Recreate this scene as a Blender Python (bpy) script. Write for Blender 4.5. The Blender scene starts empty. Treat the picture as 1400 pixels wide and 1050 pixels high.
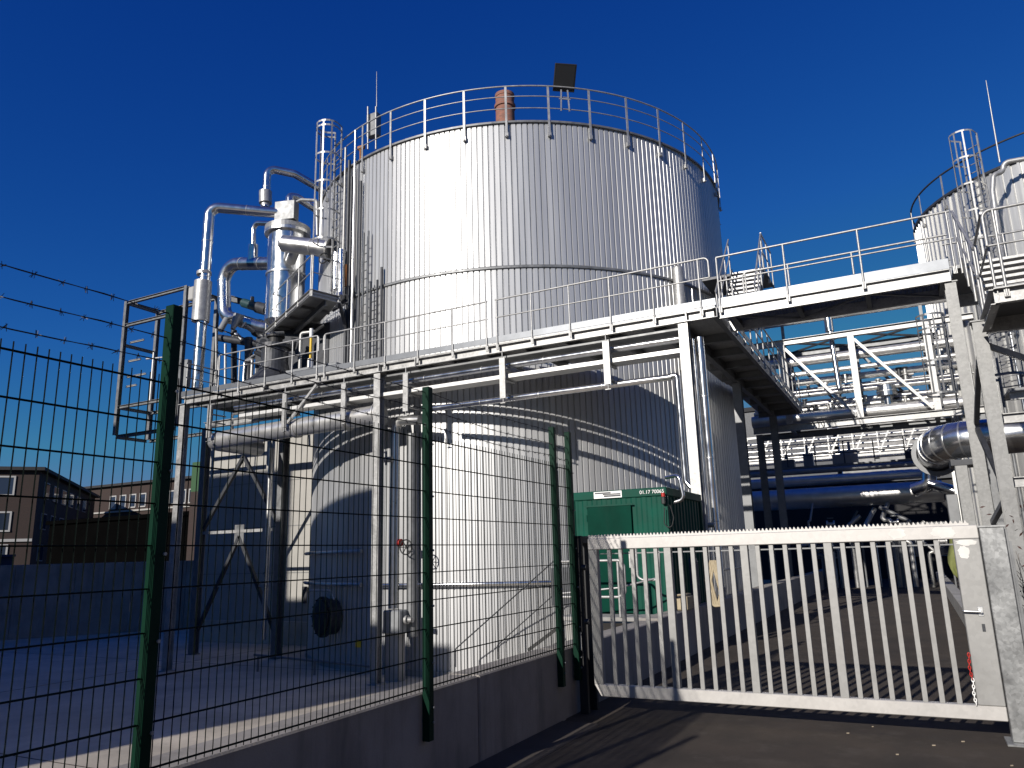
import bpy, math, random
from mathutils import Vector as V, Matrix
random.seed(7)
PI = math.pi
sc = bpy.context.scene
COL = sc.collection

# ------------------------------------------------------------------ camera
F = 1031.27
RT = V((0.888443, -0.453434, -0.027909)); FW = V((0, 0, 0))
_p, _r, _y = 0.222763, -0.0279115, 0.475913
fw = V((-math.sin(_y), math.cos(_y), 0)); rt = V((math.cos(_y), math.sin(_y), 0)); up = V((0, 0, 1))
FWD = fw*math.cos(_p) + up*math.sin(_p); u2 = up*math.cos(_p) - fw*math.sin(_p)
RGT = rt*math.cos(_r) + u2*math.sin(_r); UPV = u2*math.cos(_r) - rt*math.sin(_r)
EYE = V((0, 0, 1.6))
def ray(x, y): return RGT*((x-700)/F) - UPV*((y-525)/F) + FWD
def P(x, y, Y):                       # point of the place seen at photo pixel (x, y), at distance Y up the road
    d = ray(x, y); return EYE + d*(Y/d.y)
def PZ(x, y, z):
    d = ray(x, y); return EYE + d*((z-1.6)/d.z)

# ------------------------------------------------------------------ mesh builder
class MB:
    def __init__(s): s.v = []; s.f = []; s.sm = []
    def add(s, vs, fs, sm=False):
        n = len(s.v); s.v += [V(p) for p in vs]
        for q in fs: s.f.append([i+n for i in q]); s.sm.append(sm)
        return s
    def box(s, x0, x1, y0, y1, z0, z1):
        return s.add([(x0,y0,z0),(x1,y0,z0),(x1,y1,z0),(x0,y1,z0),(x0,y0,z1),(x1,y0,z1),(x1,y1,z1),(x0,y1,z1)],
                     [(3,2,1,0),(4,5,6,7),(0,1,5,4),(1,2,6,5),(2,3,7,6),(3,0,4,7)])
    def obox(s, c, ax, ay, az):       # half vectors
        c, ax, ay, az = V(c), V(ax), V(ay), V(az)
        vs = [c+sx*ax+sy*ay+sz*az for sz in (-1,1) for sx, sy in ((-1,-1),(1,-1),(1,1),(-1,1))]
        return s.add(vs, [(3,2,1,0),(4,5,6,7),(0,1,5,4),(1,2,6,5),(2,3,7,6),(3,0,4,7)])
    def frame(s, p, q, upv=(0,0,1)):
        d = (V(q)-V(p)); L = d.length; d = d/L if L > 1e-9 else V((0,0,1))
        u = V(upv); a = d.cross(u)
        if a.length < 1e-3: a = d.cross(V((0,1,0)))
        if a.length < 1e-3: a = d.cross(V((1,0,0)))
        a.normalize(); b = a.cross(d).normalized(); return d, a, b, L
    def bar(s, p, q, w, h, upv=(0,0,1)):      # w across, h along upv
        d, a, b, L = s.frame(p, q, upv)
        return s.obox((V(p)+V(q))/2, a*w/2, d*L/2, b*h/2)
    def ibeam(s, p, q, w, h, t=.012, upv=(0,0,1)):
        d, a, b, L = s.frame(p, q, upv); c = (V(p)+V(q))/2
        s.obox(c+b*(h/2-t/2), a*w/2, d*L/2, b*t/2); s.obox(c-b*(h/2-t/2), a*w/2, d*L/2, b*t/2)
        return s.obox(c, a*t*.4, d*L/2, b*(h/2-t))
    def chan(s, p, q, w, h, t=.012, upv=(0,0,1)):  # channel, web on the +a side
        d, a, b, L = s.frame(p, q, upv); c = (V(p)+V(q))/2
        s.obox(c+b*(h/2-t/2), a*w/2, d*L/2, b*t/2); s.obox(c-b*(h/2-t/2), a*w/2, d*L/2, b*t/2)
        return s.obox(c+a*(w/2-t/2), a*t/2, d*L/2, b*(h/2-t))
    def tube(s, pts, r, n=10, caps=True):
        pts = [V(p) for p in pts]
        if len(pts) < 2: return s
        rs = r if isinstance(r, (list, tuple)) else [r]*len(pts)
        ds = []
        for i in range(len(pts)):
            a = pts[max(i-1,0)]; b = pts[min(i+1,len(pts)-1)]
            d = b-a; ds.append(d.normalized() if d.length > 1e-9 else V((0,0,1)))
        d0 = ds[0]; a = d0.cross(V((0,0,1)))
        if a.length < 1e-2: a = d0.cross(V((0,1,0)))
        a.normalize(); vs = []
        for i, p in enumerate(pts):
            d = ds[i]; a = (a - d*a.dot(d))
            a = a.normalized() if a.length > 1e-6 else d.orthogonal().normalized()
            b = d.cross(a)
            for k in range(n):
                t = 2*PI*k/n; vs.append(p + (a*math.cos(t)+b*math.sin(t))*rs[i])
        fs = []
        for i in range(len(pts)-1):
            for k in range(n):
                k2 = (k+1) % n; fs.append((i*n+k, i*n+k2, (i+1)*n+k2, (i+1)*n+k))
        s.add(vs, fs, n > 5)
        if caps:
            s.add(vs[:n], [tuple(range(n-1,-1,-1))]); s.add(vs[-n:], [tuple(range(n))])
        return s
    def lathe(s, c, prof, n=32, axis=(0,0,1), sm=True):   # prof = (r, t) along axis
        c = V(c); ax = V(axis).normalized(); a = ax.orthogonal().normalized(); b = ax.cross(a)
        for (r0, t0), (r1, t1) in zip(prof[:-1], prof[1:]):
            vs = []
            for r, t in ((r0,t0),(r1,t1)):
                for k in range(n):
                    g = 2*PI*k/n; vs.append(c+ax*t+(a*math.cos(g)+b*math.sin(g))*r)
            fs = [(k,(k+1)%n,n+(k+1)%n,n+k) for k in range(n)]
            if r0 < 1e-6: fs = [(k, n+(k+1)%n, n+k) for k in range(n)]
            if r1 < 1e-6: fs = [(k, (k+1)%n, n+k) for k in range(n)]
            s.add(vs, fs, sm)
        return s
    def prism(s, pts, ext):           # polygon pts swept by ext
        n = len(pts); e = V(ext); a = [V(p) for p in pts]; b = [p+e for p in a]
        return s.add(a+b, [tuple(range(n-1,-1,-1)), tuple(range(n,2*n))] + [(i,(i+1)%n,n+(i+1)%n,n+i) for i in range(n)])
    def build(s, name, m, parent=None, bevel=0):
        off = ORG.get(parent.name, V((0,0,0))) if parent else V((0,0,0))
        me = bpy.data.meshes.new(name); me.from_pydata([tuple(p-off) for p in s.v], [], s.f)
        me.polygons.foreach_set('use_smooth', s.sm); me.materials.append(m); me.update()
        o = bpy.data.objects.new(name, me); COL.objects.link(o)
        if parent: o.parent = parent; ORG[o.name] = off
        if bevel:
            b = o.modifiers.new('bevel', 'BEVEL'); b.width = bevel; b.segments = 1; b.limit_method = 'ANGLE'; b.angle_limit = math.radians(50)
        return o
ORG = {}
def tag(o, label=None, cat=None, group=None, kind=None):
    if label: o['label'] = label
    if cat: o['category'] = cat
    if group: o['group'] = group
    if kind: o['kind'] = kind
    return o
def thing(name, loc, label, cat, group=None):
    o = bpy.data.objects.new(name, None); o.empty_display_size = .2; COL.objects.link(o); o.location = loc
    ORG[o.name] = V(loc); return tag(o, label, cat, group)
def solo(mb, name, m, label, cat, group=None, bevel=0):
    return tag(mb.build(name, m, None, bevel), label, cat, group)
def rep(o, offs):                     # further copies of a part, sharing its mesh
    out = [o]
    for d in offs:
        c = o.copy(); COL.objects.link(c); c.parent = o.parent; c.location = o.location + V(d)
        ORG[c.name] = ORG.get(o.name, V((0,0,0))); out.append(c)
    return out
def fillet(pts, r, k=7):              # rounds the corners of a pipe run
    pts = [V(p) for p in pts]; out = [pts[0]]
    for i in range(1, len(pts)-1):
        a, b, c = pts[i-1], pts[i], pts[i+1]
        u = (a-b).normalized(); w = (c-b).normalized(); ang = u.angle(w)
        if ang > PI-.02: out.append(b); continue
        t = min(r/math.tan(ang/2), (a-b).length*.49, (c-b).length*.49); rr = t*math.tan(ang/2)
        n = (u+w).normalized(); ce = b+n*(rr/math.sin(ang/2))
        p0 = b+u*t; p1 = b+w*t; v0 = p0-ce; v1 = p1-ce; A = v0.angle(v1)
        for j in range(k+1):
            f = j/k; out.append(ce + (v0*math.sin((1-f)*A)+v1*math.sin(f*A))/math.sin(A))
    out.append(pts[-1]); return out

# ------------------------------------------------------------------ materials
def mat(name, base, rough=.5, metal=0., var=0., scale=4., vscale=None, bump=0., bscale=40., detail=6., tint=None, rvar=0., spec=None):
    m = bpy.data.materials.new(name); m.use_nodes = True; nt = m.node_tree; N = nt.nodes; L = nt.links
    b = N['Principled BSDF']; b.inputs['Base Color'].default_value = (*base, 1); b.inputs['Roughness'].default_value = rough; b.inputs['Metallic'].default_value = metal
    if spec is not None: b.inputs['Specular IOR Level'].default_value = spec
    if var or rvar or bump:
        g = N.new('ShaderNodeNewGeometry')
        mp = N.new('ShaderNodeMapping'); L.new(g.outputs['Position'], mp.inputs['Vector'])
        if vscale: mp.inputs['Scale'].default_value = vscale
        nz = N.new('ShaderNodeTexNoise'); nz.inputs['Scale'].default_value = scale; nz.inputs['Detail'].default_value = detail; nz.inputs['Roughness'].default_value = .62
        L.new(mp.outputs[0], nz.inputs['Vector'])
        if var:
            mx = N.new('ShaderNodeMix'); mx.data_type = 'RGBA'
            c0 = tint or tuple(c*(1-var) for c in base); c1 = tuple(min(1, c*(1+var)) for c in base)
            mx.inputs[6].default_value = (*c0, 1); mx.inputs[7].default_value = (*c1, 1)
            rp = N.new('ShaderNodeValToRGB'); rp.color_ramp.elements[0].position = .32; rp.color_ramp.elements[1].position = .68
            L.new(nz.outputs['Fac'], rp.inputs[0]); L.new(rp.outputs[0], mx.inputs[0]); L.new(mx.outputs[2], b.inputs['Base Color'])
        if rvar:
            mr = N.new('ShaderNodeMapRange'); mr.inputs[3].default_value = max(.03, rough-rvar); mr.inputs[4].default_value = min(1, rough+rvar); mr.inputs[1].default_value = .3; mr.inputs[2].default_value = .7
            L.new(nz.outputs['Fac'], mr.inputs[0]); L.new(mr.outputs[0], b.inputs['Roughness'])
        if bump:
            n2 = N.new('ShaderNodeTexNoise'); n2.inputs['Scale'].default_value = bscale; n2.inputs['Detail'].default_value = 4
            L.new(g.outputs['Position'], n2.inputs['Vector'])
            bp = N.new('ShaderNodeBump'); bp.inputs['Strength'].default_value = bump; bp.inputs['Distance'].default_value = .01
            L.new(n2.outputs['Fac'], bp.inputs['Height']); L.new(bp.outputs[0], b.inputs['Normal'])
    return m
def grime(m, amount=.35, scale=1.2, vscale=(1.6,1.6,.12), col=(.05,.045,.04), thr=(.50,.78), fine=None):
    # dirt and run-off streaks with a shape of their own, mixed over the paint
    nt = m.node_tree; N = nt.nodes; L = nt.links; b = N['Principled BSDF']; bc = b.inputs['Base Color']
    g = N.new('ShaderNodeNewGeometry'); mp = N.new('ShaderNodeMapping'); L.new(g.outputs['Position'], mp.inputs['Vector']); mp.inputs['Scale'].default_value = vscale
    nz = N.new('ShaderNodeTexNoise'); nz.inputs['Scale'].default_value = scale; nz.inputs['Detail'].default_value = 9; nz.inputs['Roughness'].default_value = .7; L.new(mp.outputs[0], nz.inputs['Vector'])
    mr = N.new('ShaderNodeMapRange'); mr.inputs[1].default_value = thr[0]; mr.inputs[2].default_value = thr[1]; mr.inputs[4].default_value = amount; L.new(nz.outputs['Fac'], mr.inputs[0])
    mx = N.new('ShaderNodeMix'); mx.data_type = 'RGBA'; mx.inputs[7].default_value = (*col, 1); L.new(mr.outputs[0], mx.inputs[0])
    if bc.links: L.new(bc.links[0].from_socket, mx.inputs[6])
    else: mx.inputs[6].default_value = bc.default_value
    L.new(mx.outputs[2], bc); return m
def spangle(name, base, rough, metal, var, scale):
    m = mat(name, base, rough, metal, var, scale*.12, rvar=.08); nt = m.node_tree; N = nt.nodes; L = nt.links
    b = N['Principled BSDF']; src = b.inputs['Base Color'].links[0].from_socket
    g = N.new('ShaderNodeNewGeometry'); vo = N.new('ShaderNodeTexVoronoi'); vo.inputs['Scale'].default_value = scale
    L.new(g.outputs['Position'], vo.inputs['Vector'])
    bw = N.new('ShaderNodeSeparateColor'); L.new(vo.outputs['Color'], bw.inputs[0])
    mr = N.new('ShaderNodeMapRange'); mr.inputs[3].default_value = 1-var; mr.inputs[4].default_value = 1+var*.6; L.new(bw.outputs[0], mr.inputs[0])
    mx = N.new('ShaderNodeMix'); mx.data_type = 'RGBA'; mx.blend_type = 'MULTIPLY'; mx.inputs[0].default_value = 1
    L.new(src, mx.inputs[6]); L.new(mr.outputs[0], mx.inputs[7]); L.new(mx.outputs[2], b.inputs['Base Color'])
    return m
def bricks(name, c1, c2, mortar, sc_=1., rot=None):
    m = bpy.data.materials.new(name); m.use_nodes = True; nt = m.node_tree; N = nt.nodes; L = nt.links; b = N['Principled BSDF']; b.inputs['Roughness'].default_value = .85
    g = N.new('ShaderNodeNewGeometry'); sx = N.new('ShaderNodeSeparateXYZ'); L.new(g.outputs['Position'], sx.inputs[0])
    ad = N.new('ShaderNodeMath'); ad.operation = 'ADD'; L.new(sx.outputs[0], ad.inputs[0]); L.new(sx.outputs[1], ad.inputs[1])
    cx = N.new('ShaderNodeCombineXYZ'); L.new(ad.outputs[0], cx.inputs[0]); L.new(sx.outputs[2], cx.inputs[1])
    br = N.new('ShaderNodeTexBrick'); br.inputs['Scale'].default_value = sc_; br.inputs['Color1'].default_value = (*c1,1); br.inputs['Color2'].default_value = (*c2,1); br.inputs['Mortar'].default_value = (*mortar,1)
    br.inputs['Brick Width'].default_value = .25; br.inputs['Row Height'].default_value = .08; br.inputs['Mortar Size'].default_value = .008
    L.new(cx.outputs[0], br.inputs['Vector']); L.new(br.outputs[0], b.inputs['Base Color']); return m

M = {}
M['clad'] = mat('tank_cladding', (.46,.465,.47), .44, .52, .08, 2.2, (1.6,1.6,.10), rvar=.05)
M['clad2'] = mat('tank_cladding_two', (.50,.50,.49), .42, .65, .12, 2.2, (2.4,2.4,.12), rvar=.06)
M['galv'] = spangle('galvanised_steel', (.37,.37,.365), .46, .5, .16, 34)
M['gate'] = spangle('galvanised_gate', (.47,.455,.435), .5, .35, .05, 30)
M['gbar'] = spangle('galvanised_bar', (.29,.288,.28), .5, .4, .06, 30)
M['gpost'] = spangle('galvanised_post', (.27,.275,.275), .42, .5, .22, 40)
M['dull'] = mat('weathered_steel', (.17,.175,.18), .5, .45, .2, 5, rvar=.1)
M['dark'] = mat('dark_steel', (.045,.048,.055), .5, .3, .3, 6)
M['pipe'] = mat('pipe_jacket', (.66,.665,.67), .20, .97, .10, 3, rvar=.07)
M['pipe2'] = mat('pipe_jacket_satin', (.60,.60,.59), .33, .9, .12, 3, rvar=.08)
M['toe'] = mat('toe_plate_zinc', (.17,.18,.195), .42, .6, .12, 3)
M['jack'] = mat('aged_jacket', (.36,.355,.34), .38, .55, .15, 2)
M['rackp'] = mat('rack_pipe_jacket', (.62,.615,.60), .36, .72, .12, 3, rvar=.08)
M['shade_black'] = mat('painted_shade_black', (.0015,.0015,.0015), .95, 0, .3, .5, spec=.02)  # near black colour stands in for the shade over the annex
M['tcol'] = spangle('aged_galvanised', (.21,.212,.21), .5, .45, .12, 30)
M['spray'] = mat('zinc_spray_paint', (.60,.59,.56), .55, .1, .1, 8)
M['tray'] = mat('cable_tray_zinc', (.6,.6,.585), .45, .4, .1, 5)
M['pgreen'] = mat('green_powder_coat', (.002,.022,.012), .5, 0, .15, 7, spec=.1)
M['wire'] = mat('green_wire', (.0015,.005,.004), .6, 0, spec=.06)
M['barb'] = mat('barbed_wire_steel', (.03,.03,.033), .5, .5)
M['cgreen'] = mat('green_container_paint', (.004,.060,.040), .55, 0, .22, 2.5, rvar=.1, spec=.12)
M['cgreen2'] = mat('green_door_paint', (.001,.034,.022), .6, 0, .15, 3, spec=.05)
M['conc'] = mat('cast_concrete', (.30,.295,.285), .85, 0, .22, 1.6, bump=.25, bscale=60, detail=9)
M['conc2'] = mat('yard_concrete', (.46,.41,.335), .88, 0, .18, .7, bump=.2, bscale=50, detail=10)
M['cwall'] = mat('retaining_wall_concrete', (.27,.25,.225), .85, 0, .22, 1.1, bump=.25, bscale=70, detail=9)
M['tan'] = mat('pale_panel', (.34,.33,.305), .6, .1, .08, 1.2)
M['asph'] = mat('asphalt', (.038,.028,.020), .9, 0, .34, 1.3, bump=.6, bscale=150, detail=10)
M['kerb'] = mat('kerb_concrete', (.055,.046,.038), .85, 0, .2, 3, bump=.2)
M['soil'] = mat('far_ground', (.06,.06,.05), .95, 0, .3, .2)
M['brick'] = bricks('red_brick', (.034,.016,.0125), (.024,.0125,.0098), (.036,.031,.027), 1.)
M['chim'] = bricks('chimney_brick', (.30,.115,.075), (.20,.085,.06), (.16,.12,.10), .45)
M['white'] = mat('white_frame_paint', (.36,.355,.34), .5)
M['glass'] = mat('window_glass', (.02,.03,.05), .06, 0, spec=.9)
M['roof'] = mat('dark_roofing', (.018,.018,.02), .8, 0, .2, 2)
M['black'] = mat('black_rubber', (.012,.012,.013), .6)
M['blue'] = mat('blue_paint', (.008,.02,.06), .5, 0, .2, 4)
M['navy'] = mat('dark_blue_steel', (.012,.02,.05), .55, 0, .2, 2)
M['yell'] = mat('yellow_paint', (.75,.48,.03), .5)
M['yg'] = mat('yellow_green_cloth', (.15,.165,.05), .8, 0, .2, 9)
M['red'] = mat('red_plastic', (.38,.02,.015), .4)
M['wplas'] = mat('white_plastic', (.8,.8,.78), .4)
M['rust'] = mat('rusty_steel', (.30,.12,.035), .75, .1, .4, 14)
M['rope'] = mat('hose_beige', (.36,.30,.20), .7, 0, .15, 12)
M['bark'] = mat('twig_bark', (.10,.07,.055), .9, 0, .3, 12)
M['leaf'] = mat('dark_foliage', (.003,.005,.003), .8, 0, .5, 3, spec=.1)
M['tile'] = mat('pale_litter', (.30,.25,.18), .9, 0, .4, 20)
M['lens'] = mat('lamp_glass', (.03,.032,.035), .35, 0, spec=.4)
M['grey'] = mat('grey_machine_paint', (.23,.24,.25), .45, .1, .12, 5)
grime(M['asph'], .55, 3.5, (1,1,1), (.085,.072,.058), (.52,.72)); grime(M['asph'], .7, .5, (1,.5,1), (.016,.014,.012), (.52,.70)); grime(M['asph'], .6, 60, (1,1,1), (.13,.12,.10), (.60,.72))
grime(M['cwall'], .6, 1.6, (1,1.6,.22), (.05,.048,.045), (.50,.75)); grime(M['cwall'], .5, 7, (1,1,1), (.30,.29,.27), (.60,.75))
grime(M['conc2'], .5, .6, (1,1,1), (.20,.18,.155), (.48,.70)); grime(M['conc2'], .5, 5, (1,1,1), (.24,.215,.185), (.56,.74)); grime(M['conc'], .5, 2, (1,1,.5), (.14,.125,.105))
grime(M['clad'], .30, 1.1, (1.3,1.3,.06), (.22,.215,.21), (.52,.80)); grime(M['cgreen'], .45, 1.5, (2.2,2.2,.25), (.035,.045,.038), (.50,.78)); grime(M['cgreen2'], .35, 1.5, (2.2,2.2,.25), (.02,.035,.03), (.52,.8))
grime(M['gate'], .35, 3, (1,1,1), (.26,.24,.22), (.55,.75)); grime(M['galv'], .30, 2.5, (1,1,.6), (.20,.195,.19), (.52,.76)); grime(M['tan'], .3, 1.2, (1,1,.15), (.16,.155,.14), (.5,.8))
grime(M['pgreen'], .25, 4, (1,1,.3), (.015,.022,.018), (.55,.8)); grime(M['gpost'], .5, 9, (1,1,.5), (.42,.42,.41), (.56,.70))
def grating():                        # bar grating: a real see-through mesh of bars is modelled, this is its steel
    return M['galv']

# ------------------------------------------------------------------ world and sun
SD = V((.19, 1, -.42)).normalized()   # direction the sunlight travels
w = bpy.data.worlds.new('World'); sc.world = w; w.use_nodes = True
nt = w.node_tree; bg = nt.nodes['Background']; sky = nt.nodes.new('ShaderNodeTexSky'); sky.sky_type = 'NISHITA'
sky.sun_disc = False; sky.sun_elevation = math.asin(-SD.z); sky.sun_rotation = math.atan2(-SD.x, -SD.y)
SKYG = ((.42,2.1,2.6),(.92,1.32,4.0),(2.8,.70,7.4))
sky.altitude = 1800; sky.air_density = 1.0; sky.dust_density = 0.0; sky.ozone_density = 6.0
sp = nt.nodes.new('ShaderNodeSeparateColor'); cmb = nt.nodes.new('ShaderNodeCombineColor'); nt.links.new(sky.outputs[0], sp.inputs[0])
for ch, (gain, pw, cap) in enumerate(SKYG):    # deep autumn blue: the clear, polarised sky of the day
    m1 = nt.nodes.new('ShaderNodeMath'); m1.operation = 'POWER'; m1.inputs[1].default_value = pw; nt.links.new(sp.outputs[ch], m1.inputs[0])
    m2 = nt.nodes.new('ShaderNodeMath'); m2.operation = 'MULTIPLY'; m2.inputs[1].default_value = gain; nt.links.new(m1.outputs[0], m2.inputs[0])
    m3 = nt.nodes.new('ShaderNodeMath'); m3.operation = 'MINIMUM'; m3.inputs[1].default_value = cap; nt.links.new(m2.outputs[0], m3.inputs[0]); nt.links.new(m3.outputs[0], cmb.inputs[ch])
nt.links.new(cmb.outputs[0], bg.inputs['Color']); bg.inputs['Strength'].default_value = .0465
sun = bpy.data.lights.new('sun', 'SUN'); sun.energy = 5.0; sun.angle = math.radians(.5); sun.color = (1, .94, .86)
so = bpy.data.objects.new('sun', sun); COL.objects.link(so); so.rotation_euler = SD.to_track_quat('-Z', 'Y').to_euler(); so.location = (-10, -40, 30)
sc.view_settings.view_transform = 'Standard'; sc.view_settings.look = 'None'; sc.view_settings.gamma = 1; sc.view_settings.exposure = 0.1

cam = bpy.data.cameras.new('camera'); co = bpy.data.objects.new('camera', cam); COL.objects.link(co)
cam.sensor_width = 36; cam.lens = F/1400*36; cam.clip_end = 3000; cam.clip_start = .05
co.matrix_world = Matrix(((RGT.x, UPV.x, -FWD.x, 0), (RGT.y, UPV.y, -FWD.y, 0), (RGT.z, UPV.z, -FWD.z, 1.6), (0,0,0,1)))
sc.camera = co

# ================================================================== SETTING
G = -1.15                             # yard level; the road is 0
WX = -3.27                            # road face of the retaining wall
mb = MB(); mb.box(-900, 900, -300, 1500, -2.4, -2.0); tag(mb.build('ground', M['soil']), kind='structure')
mb = MB(); mb.box(WX-.05, 9, -25, 60, -1.9, 0); tag(mb.build('road', M['asph']), kind='structure')
mb = MB(); mb.box(-44, WX-.3, -30, 60, -1.99, G); tag(mb.build('yard_ground', M['conc2']), kind='structure')
mb = MB()                             # narrow dark expansion joints in the yard slab
for y in (7.4, 15.9): mb.box(-43, -3.6, y, y+.022, G, G+.004)
for x in (-9.5, -19): mb.box(x, x+.022, -20, 40, G, G+.0045)
tag(mb.build('yard_joints', M['kerb']), kind='structure')
mb = MB(); mb.prism([(-5.15,11.65,-1.5),(WX-.3,11.65,-1.5),(WX-.3,45,-1.5),(-4.2,45,-1.5),(-4.2,17.0,-1.5),(-6.0,15.9,-1.5),(-6.0,14.55,-1.5),(-5.15,14.55,-1.5)], (0,0,2.02))
tag(mb.build('terrace', M['conc']), kind='structure')
mb = MB()                             # kerb strip beside the wall, on the road
mb.box(WX+.002, WX+.40, -20, 7.2, -.02, .014); tag(mb.build('kerb_strip', M['kerb'], None, .01), kind='structure')
mb = MB(); 
for (a, b_) in ((-20,2.0),(2.02,5.6),(5.62,7.32),(7.34,10.6),(10.62,14.2),(14.22,17.8),(17.82,21.4),(21.42,25),(25.02,32)):
    mb.box(WX-.30, WX+(.0 if a < 7.3 else -.02), a, b_, -1.9, .655 + (.03 if a > 9 else 0))
solo(mb, 'retaining_wall', M['cwall'], 'long low grey concrete retaining wall under the green wire fence', 'wall', bevel=.012)
mb = MB(); mb.box(.66, .92, 8.2, 40, -.3, .34)
solo(mb, 'kerb_wall', M['conc'], 'low pale concrete edging wall along the right side of the road behind the gate', 'wall', bevel=.015)
mb = MB()
for k in range(90):
    x = .55+random.random()*1.2; y = 6.3+random.random()*1.6; a = random.random()*PI; l = .01+.02*random.random()
    mb.obox((x,y,.006+.006*random.random()), (l*math.cos(a),l*math.sin(a),.003), (-.5*l*math.sin(a),.5*l*math.cos(a),.004), (0,0,.001))
for k in range(14):
    x = -2.8+random.random()*3.3; y = 4.5+random.random()*5; l = .006+.008*random.random(); mb.obox((x,y,.004), (l,0,.001), (0,l*.8,0), (0,0,.003))
tag(mb.build('leaf_litter', M['tile']), 'dry leaf and grit litter lying on the asphalt beside the gate post', 'litter', kind='stuff')

# ================================================================== FENCE
fe = thing('mesh_fence', (WX, 4.8, .65), 'tall green double wire mesh fence with barbed wire on the concrete wall', 'fence')
POSTS = (-2.15, .18, 2.5, 4.83, 7.17, 7.58)
mb = MB(); y = POSTS[0]; mb.box(WX+.002, WX+.062, y-.03, y+.03, .33, 2.9); p0 = mb.build('post', M['pgreen'], fe, .003)
rep(p0, [(0, q-y, 0) for q in POSTS[1:]])
mb = MB()
for z in (.45, .55, .85, 1.25, 1.65, 2.05, 2.45): mb.tube([(WX+.06,y+.022,z),(WX+.072,y+.022,z)], .009, 6)
b0 = mb.build('bolt', M['galv'], fe); rep(b0, [(0, q-y, 0) for q in POSTS[1:]])
mb = MB()
for z in (.45, .5): mb.bar((WX+.05,y-.05,z+.03),(WX+.05,y+.05,z+.03), .004, .02)
def panel(y0, y1):
    m = MB(); n = max(2, int(round((y1-y0)/.05)))
    for k in range(n+1):
        yy = y0+(y1-y0)*k/n; m.tube([(WX+.03,yy,.67),(WX+.03,yy,2.53)], .0033, 4, False)
    for k in range(10):
        z = .69+k*.2
        for dx in (.023, .037): m.tube([(WX+dx,y0,z),(WX+dx,y1,z)], .0034, 4, False)
    m.build('mesh_panel', M['wire'], fe)
for a, b_ in zip(POSTS[:-1], POSTS[1:]): panel(a+.008, b_-.008)
for z in (2.60, 2.725, 2.86):
    m = MB(); 
    for a, b_ in zip(POSTS[:-1], POSTS[1:]):
        pts = [(WX+.03, a+(b_-a)*t, z - .02*4*t*(1-t) + .004*math.sin(9*t+z*7)) for t in [i/12 for i in range(13)]]
        m.tube(pts, .0024, 5, False); m.tube([(p[0]+.004*math.cos(i*2), p[1], p[2]+.004*math.sin(i*2)) for i, p in enumerate(pts)], .0018, 4, False)
        k = a+.06
        while k < b_-.02:
            zz = z-.02*4*((k-a)/(b_-a))*(1-(k-a)/(b_-a))
            for s in range(4):
                t = random.random()*2*PI; d = V((math.cos(t), .5*math.sin(2*t), math.sin(t)))*.017; m.tube([V((WX+.03,k+.004*s,zz))-d, V((WX+.03,k+.004*s,zz))+d], .0015, 3, False)
            k += .105+.03*random.random()
    m.build('barbed_wire', M['barb'], fe)

# ================================================================== SLIDING GATE
GY = 7.67
ga = thing('sliding_gate', (-1.3, GY, 0), 'wide galvanised steel sliding gate of upright bars closing off the road', 'gate')
X0, X1 = -3.10, .49
mb = MB(); mb.box(X0, X1, GY, GY+.08, 1.63, 1.745); mb.build('top_rail', M['gate'], ga, .006)
mb = MB(); mb.prism([(X0+.07,GY+.001,.17),(X1,GY+.001,.17),(X1,GY+.001,.285),(X0,GY+.001,.285)], (0,.08,0)); mb.build('bottom_rail', M['gate'], ga, .006)
mb = MB(); mb.box(X0+.001, X0+.10, GY+.002, GY+.078, .285, 1.63); mb.build('end_stile', M['gbar'], ga, .005)
mb = MB(); mb.box(X1-.20, X1-.001, GY-.004, GY+.082, .285, 1.63); st = mb.build('lock_stile', M['gbar'], ga, .006)
mb = MB(); mb.tube([(X1-.075,GY-.004,1.03),(X1-.075,GY-.05,1.03)], .011, 10); mb.tube(fillet([(X1-.075,GY-.045,1.03),(X1-.20,GY-.045,1.035),(X1-.205,GY-.03,1.035)], .012), .009, 8)
mb.box(X1-.095, X1-.055, GY-.009, GY-.004, .99, 1.07); mb.build('handle', M['pipe2'], ga, .002)
mb = MB(); mb.box(X1-.083, X1-.06, GY-.010, GY-.0045, .87, .93); mb.tube([(X1-.0715,GY-.0095,.91),(X1-.0715,GY-.014,.91)], .009, 10); mb.build('lock_plate', M['dark'], ga)
mb = MB(); n = int((X1-.06-X0)/.036); pts = [(X0,GY+.02,1.7452)]
for k in range(n):
    x = X0+k*.036; pts += [(x,GY+.02,1.763),(x+.009,GY+.02,1.785),(x+.014,GY+.02,1.785),(x+.026,GY+.02,1.763)]
pts += [(X0+n*.036,GY+.02,1.763),(X0+n*.036,GY+.02,1.7452)]
mb.add([p for p in pts]+[(p[0],p[1]+.035,p[2]) for p in pts], [(i,(i+1),len(pts)+i+1,len(pts)+i) for i in range(len(pts)-1)])
for i in range(1, len(pts)-2):
    a, b_ = pts[i], pts[i+1]
    for dy in (0, .035): mb.add([(a[0],a[1]+dy,1.7452),(b_[0],b_[1]+dy,1.7452),(b_[0],b_[1]+dy,b_[2]),(a[0],a[1]+dy,a[2])], [(0,1,2,3)])
mb.build('toothed_strip', M['gate'], ga)
IN0, IN1 = X0+.10, X1-.20; st_ = (IN1-IN0)/26
mb = MB(); x = IN0+st_; mb.box(x-.0205, x+.0205, GY+.02, GY+.055, .285, 1.63); nb = mb.build('bar', M['gbar'], ga, .002)
rep(nb, [(st_*(k-1),0,0) for k in range(2, 26) if k not in (6,12,18)])
mb = MB(); x = IN0+st_*6; mb.box(x-.036, x+.036, GY+.004, GY+.074, .285, 1.63); nb = mb.build('wide_bar', M['gbar'], ga, .003)
rep(nb, [(st_*6,0,0),(st_*12,0,0)])
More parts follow.
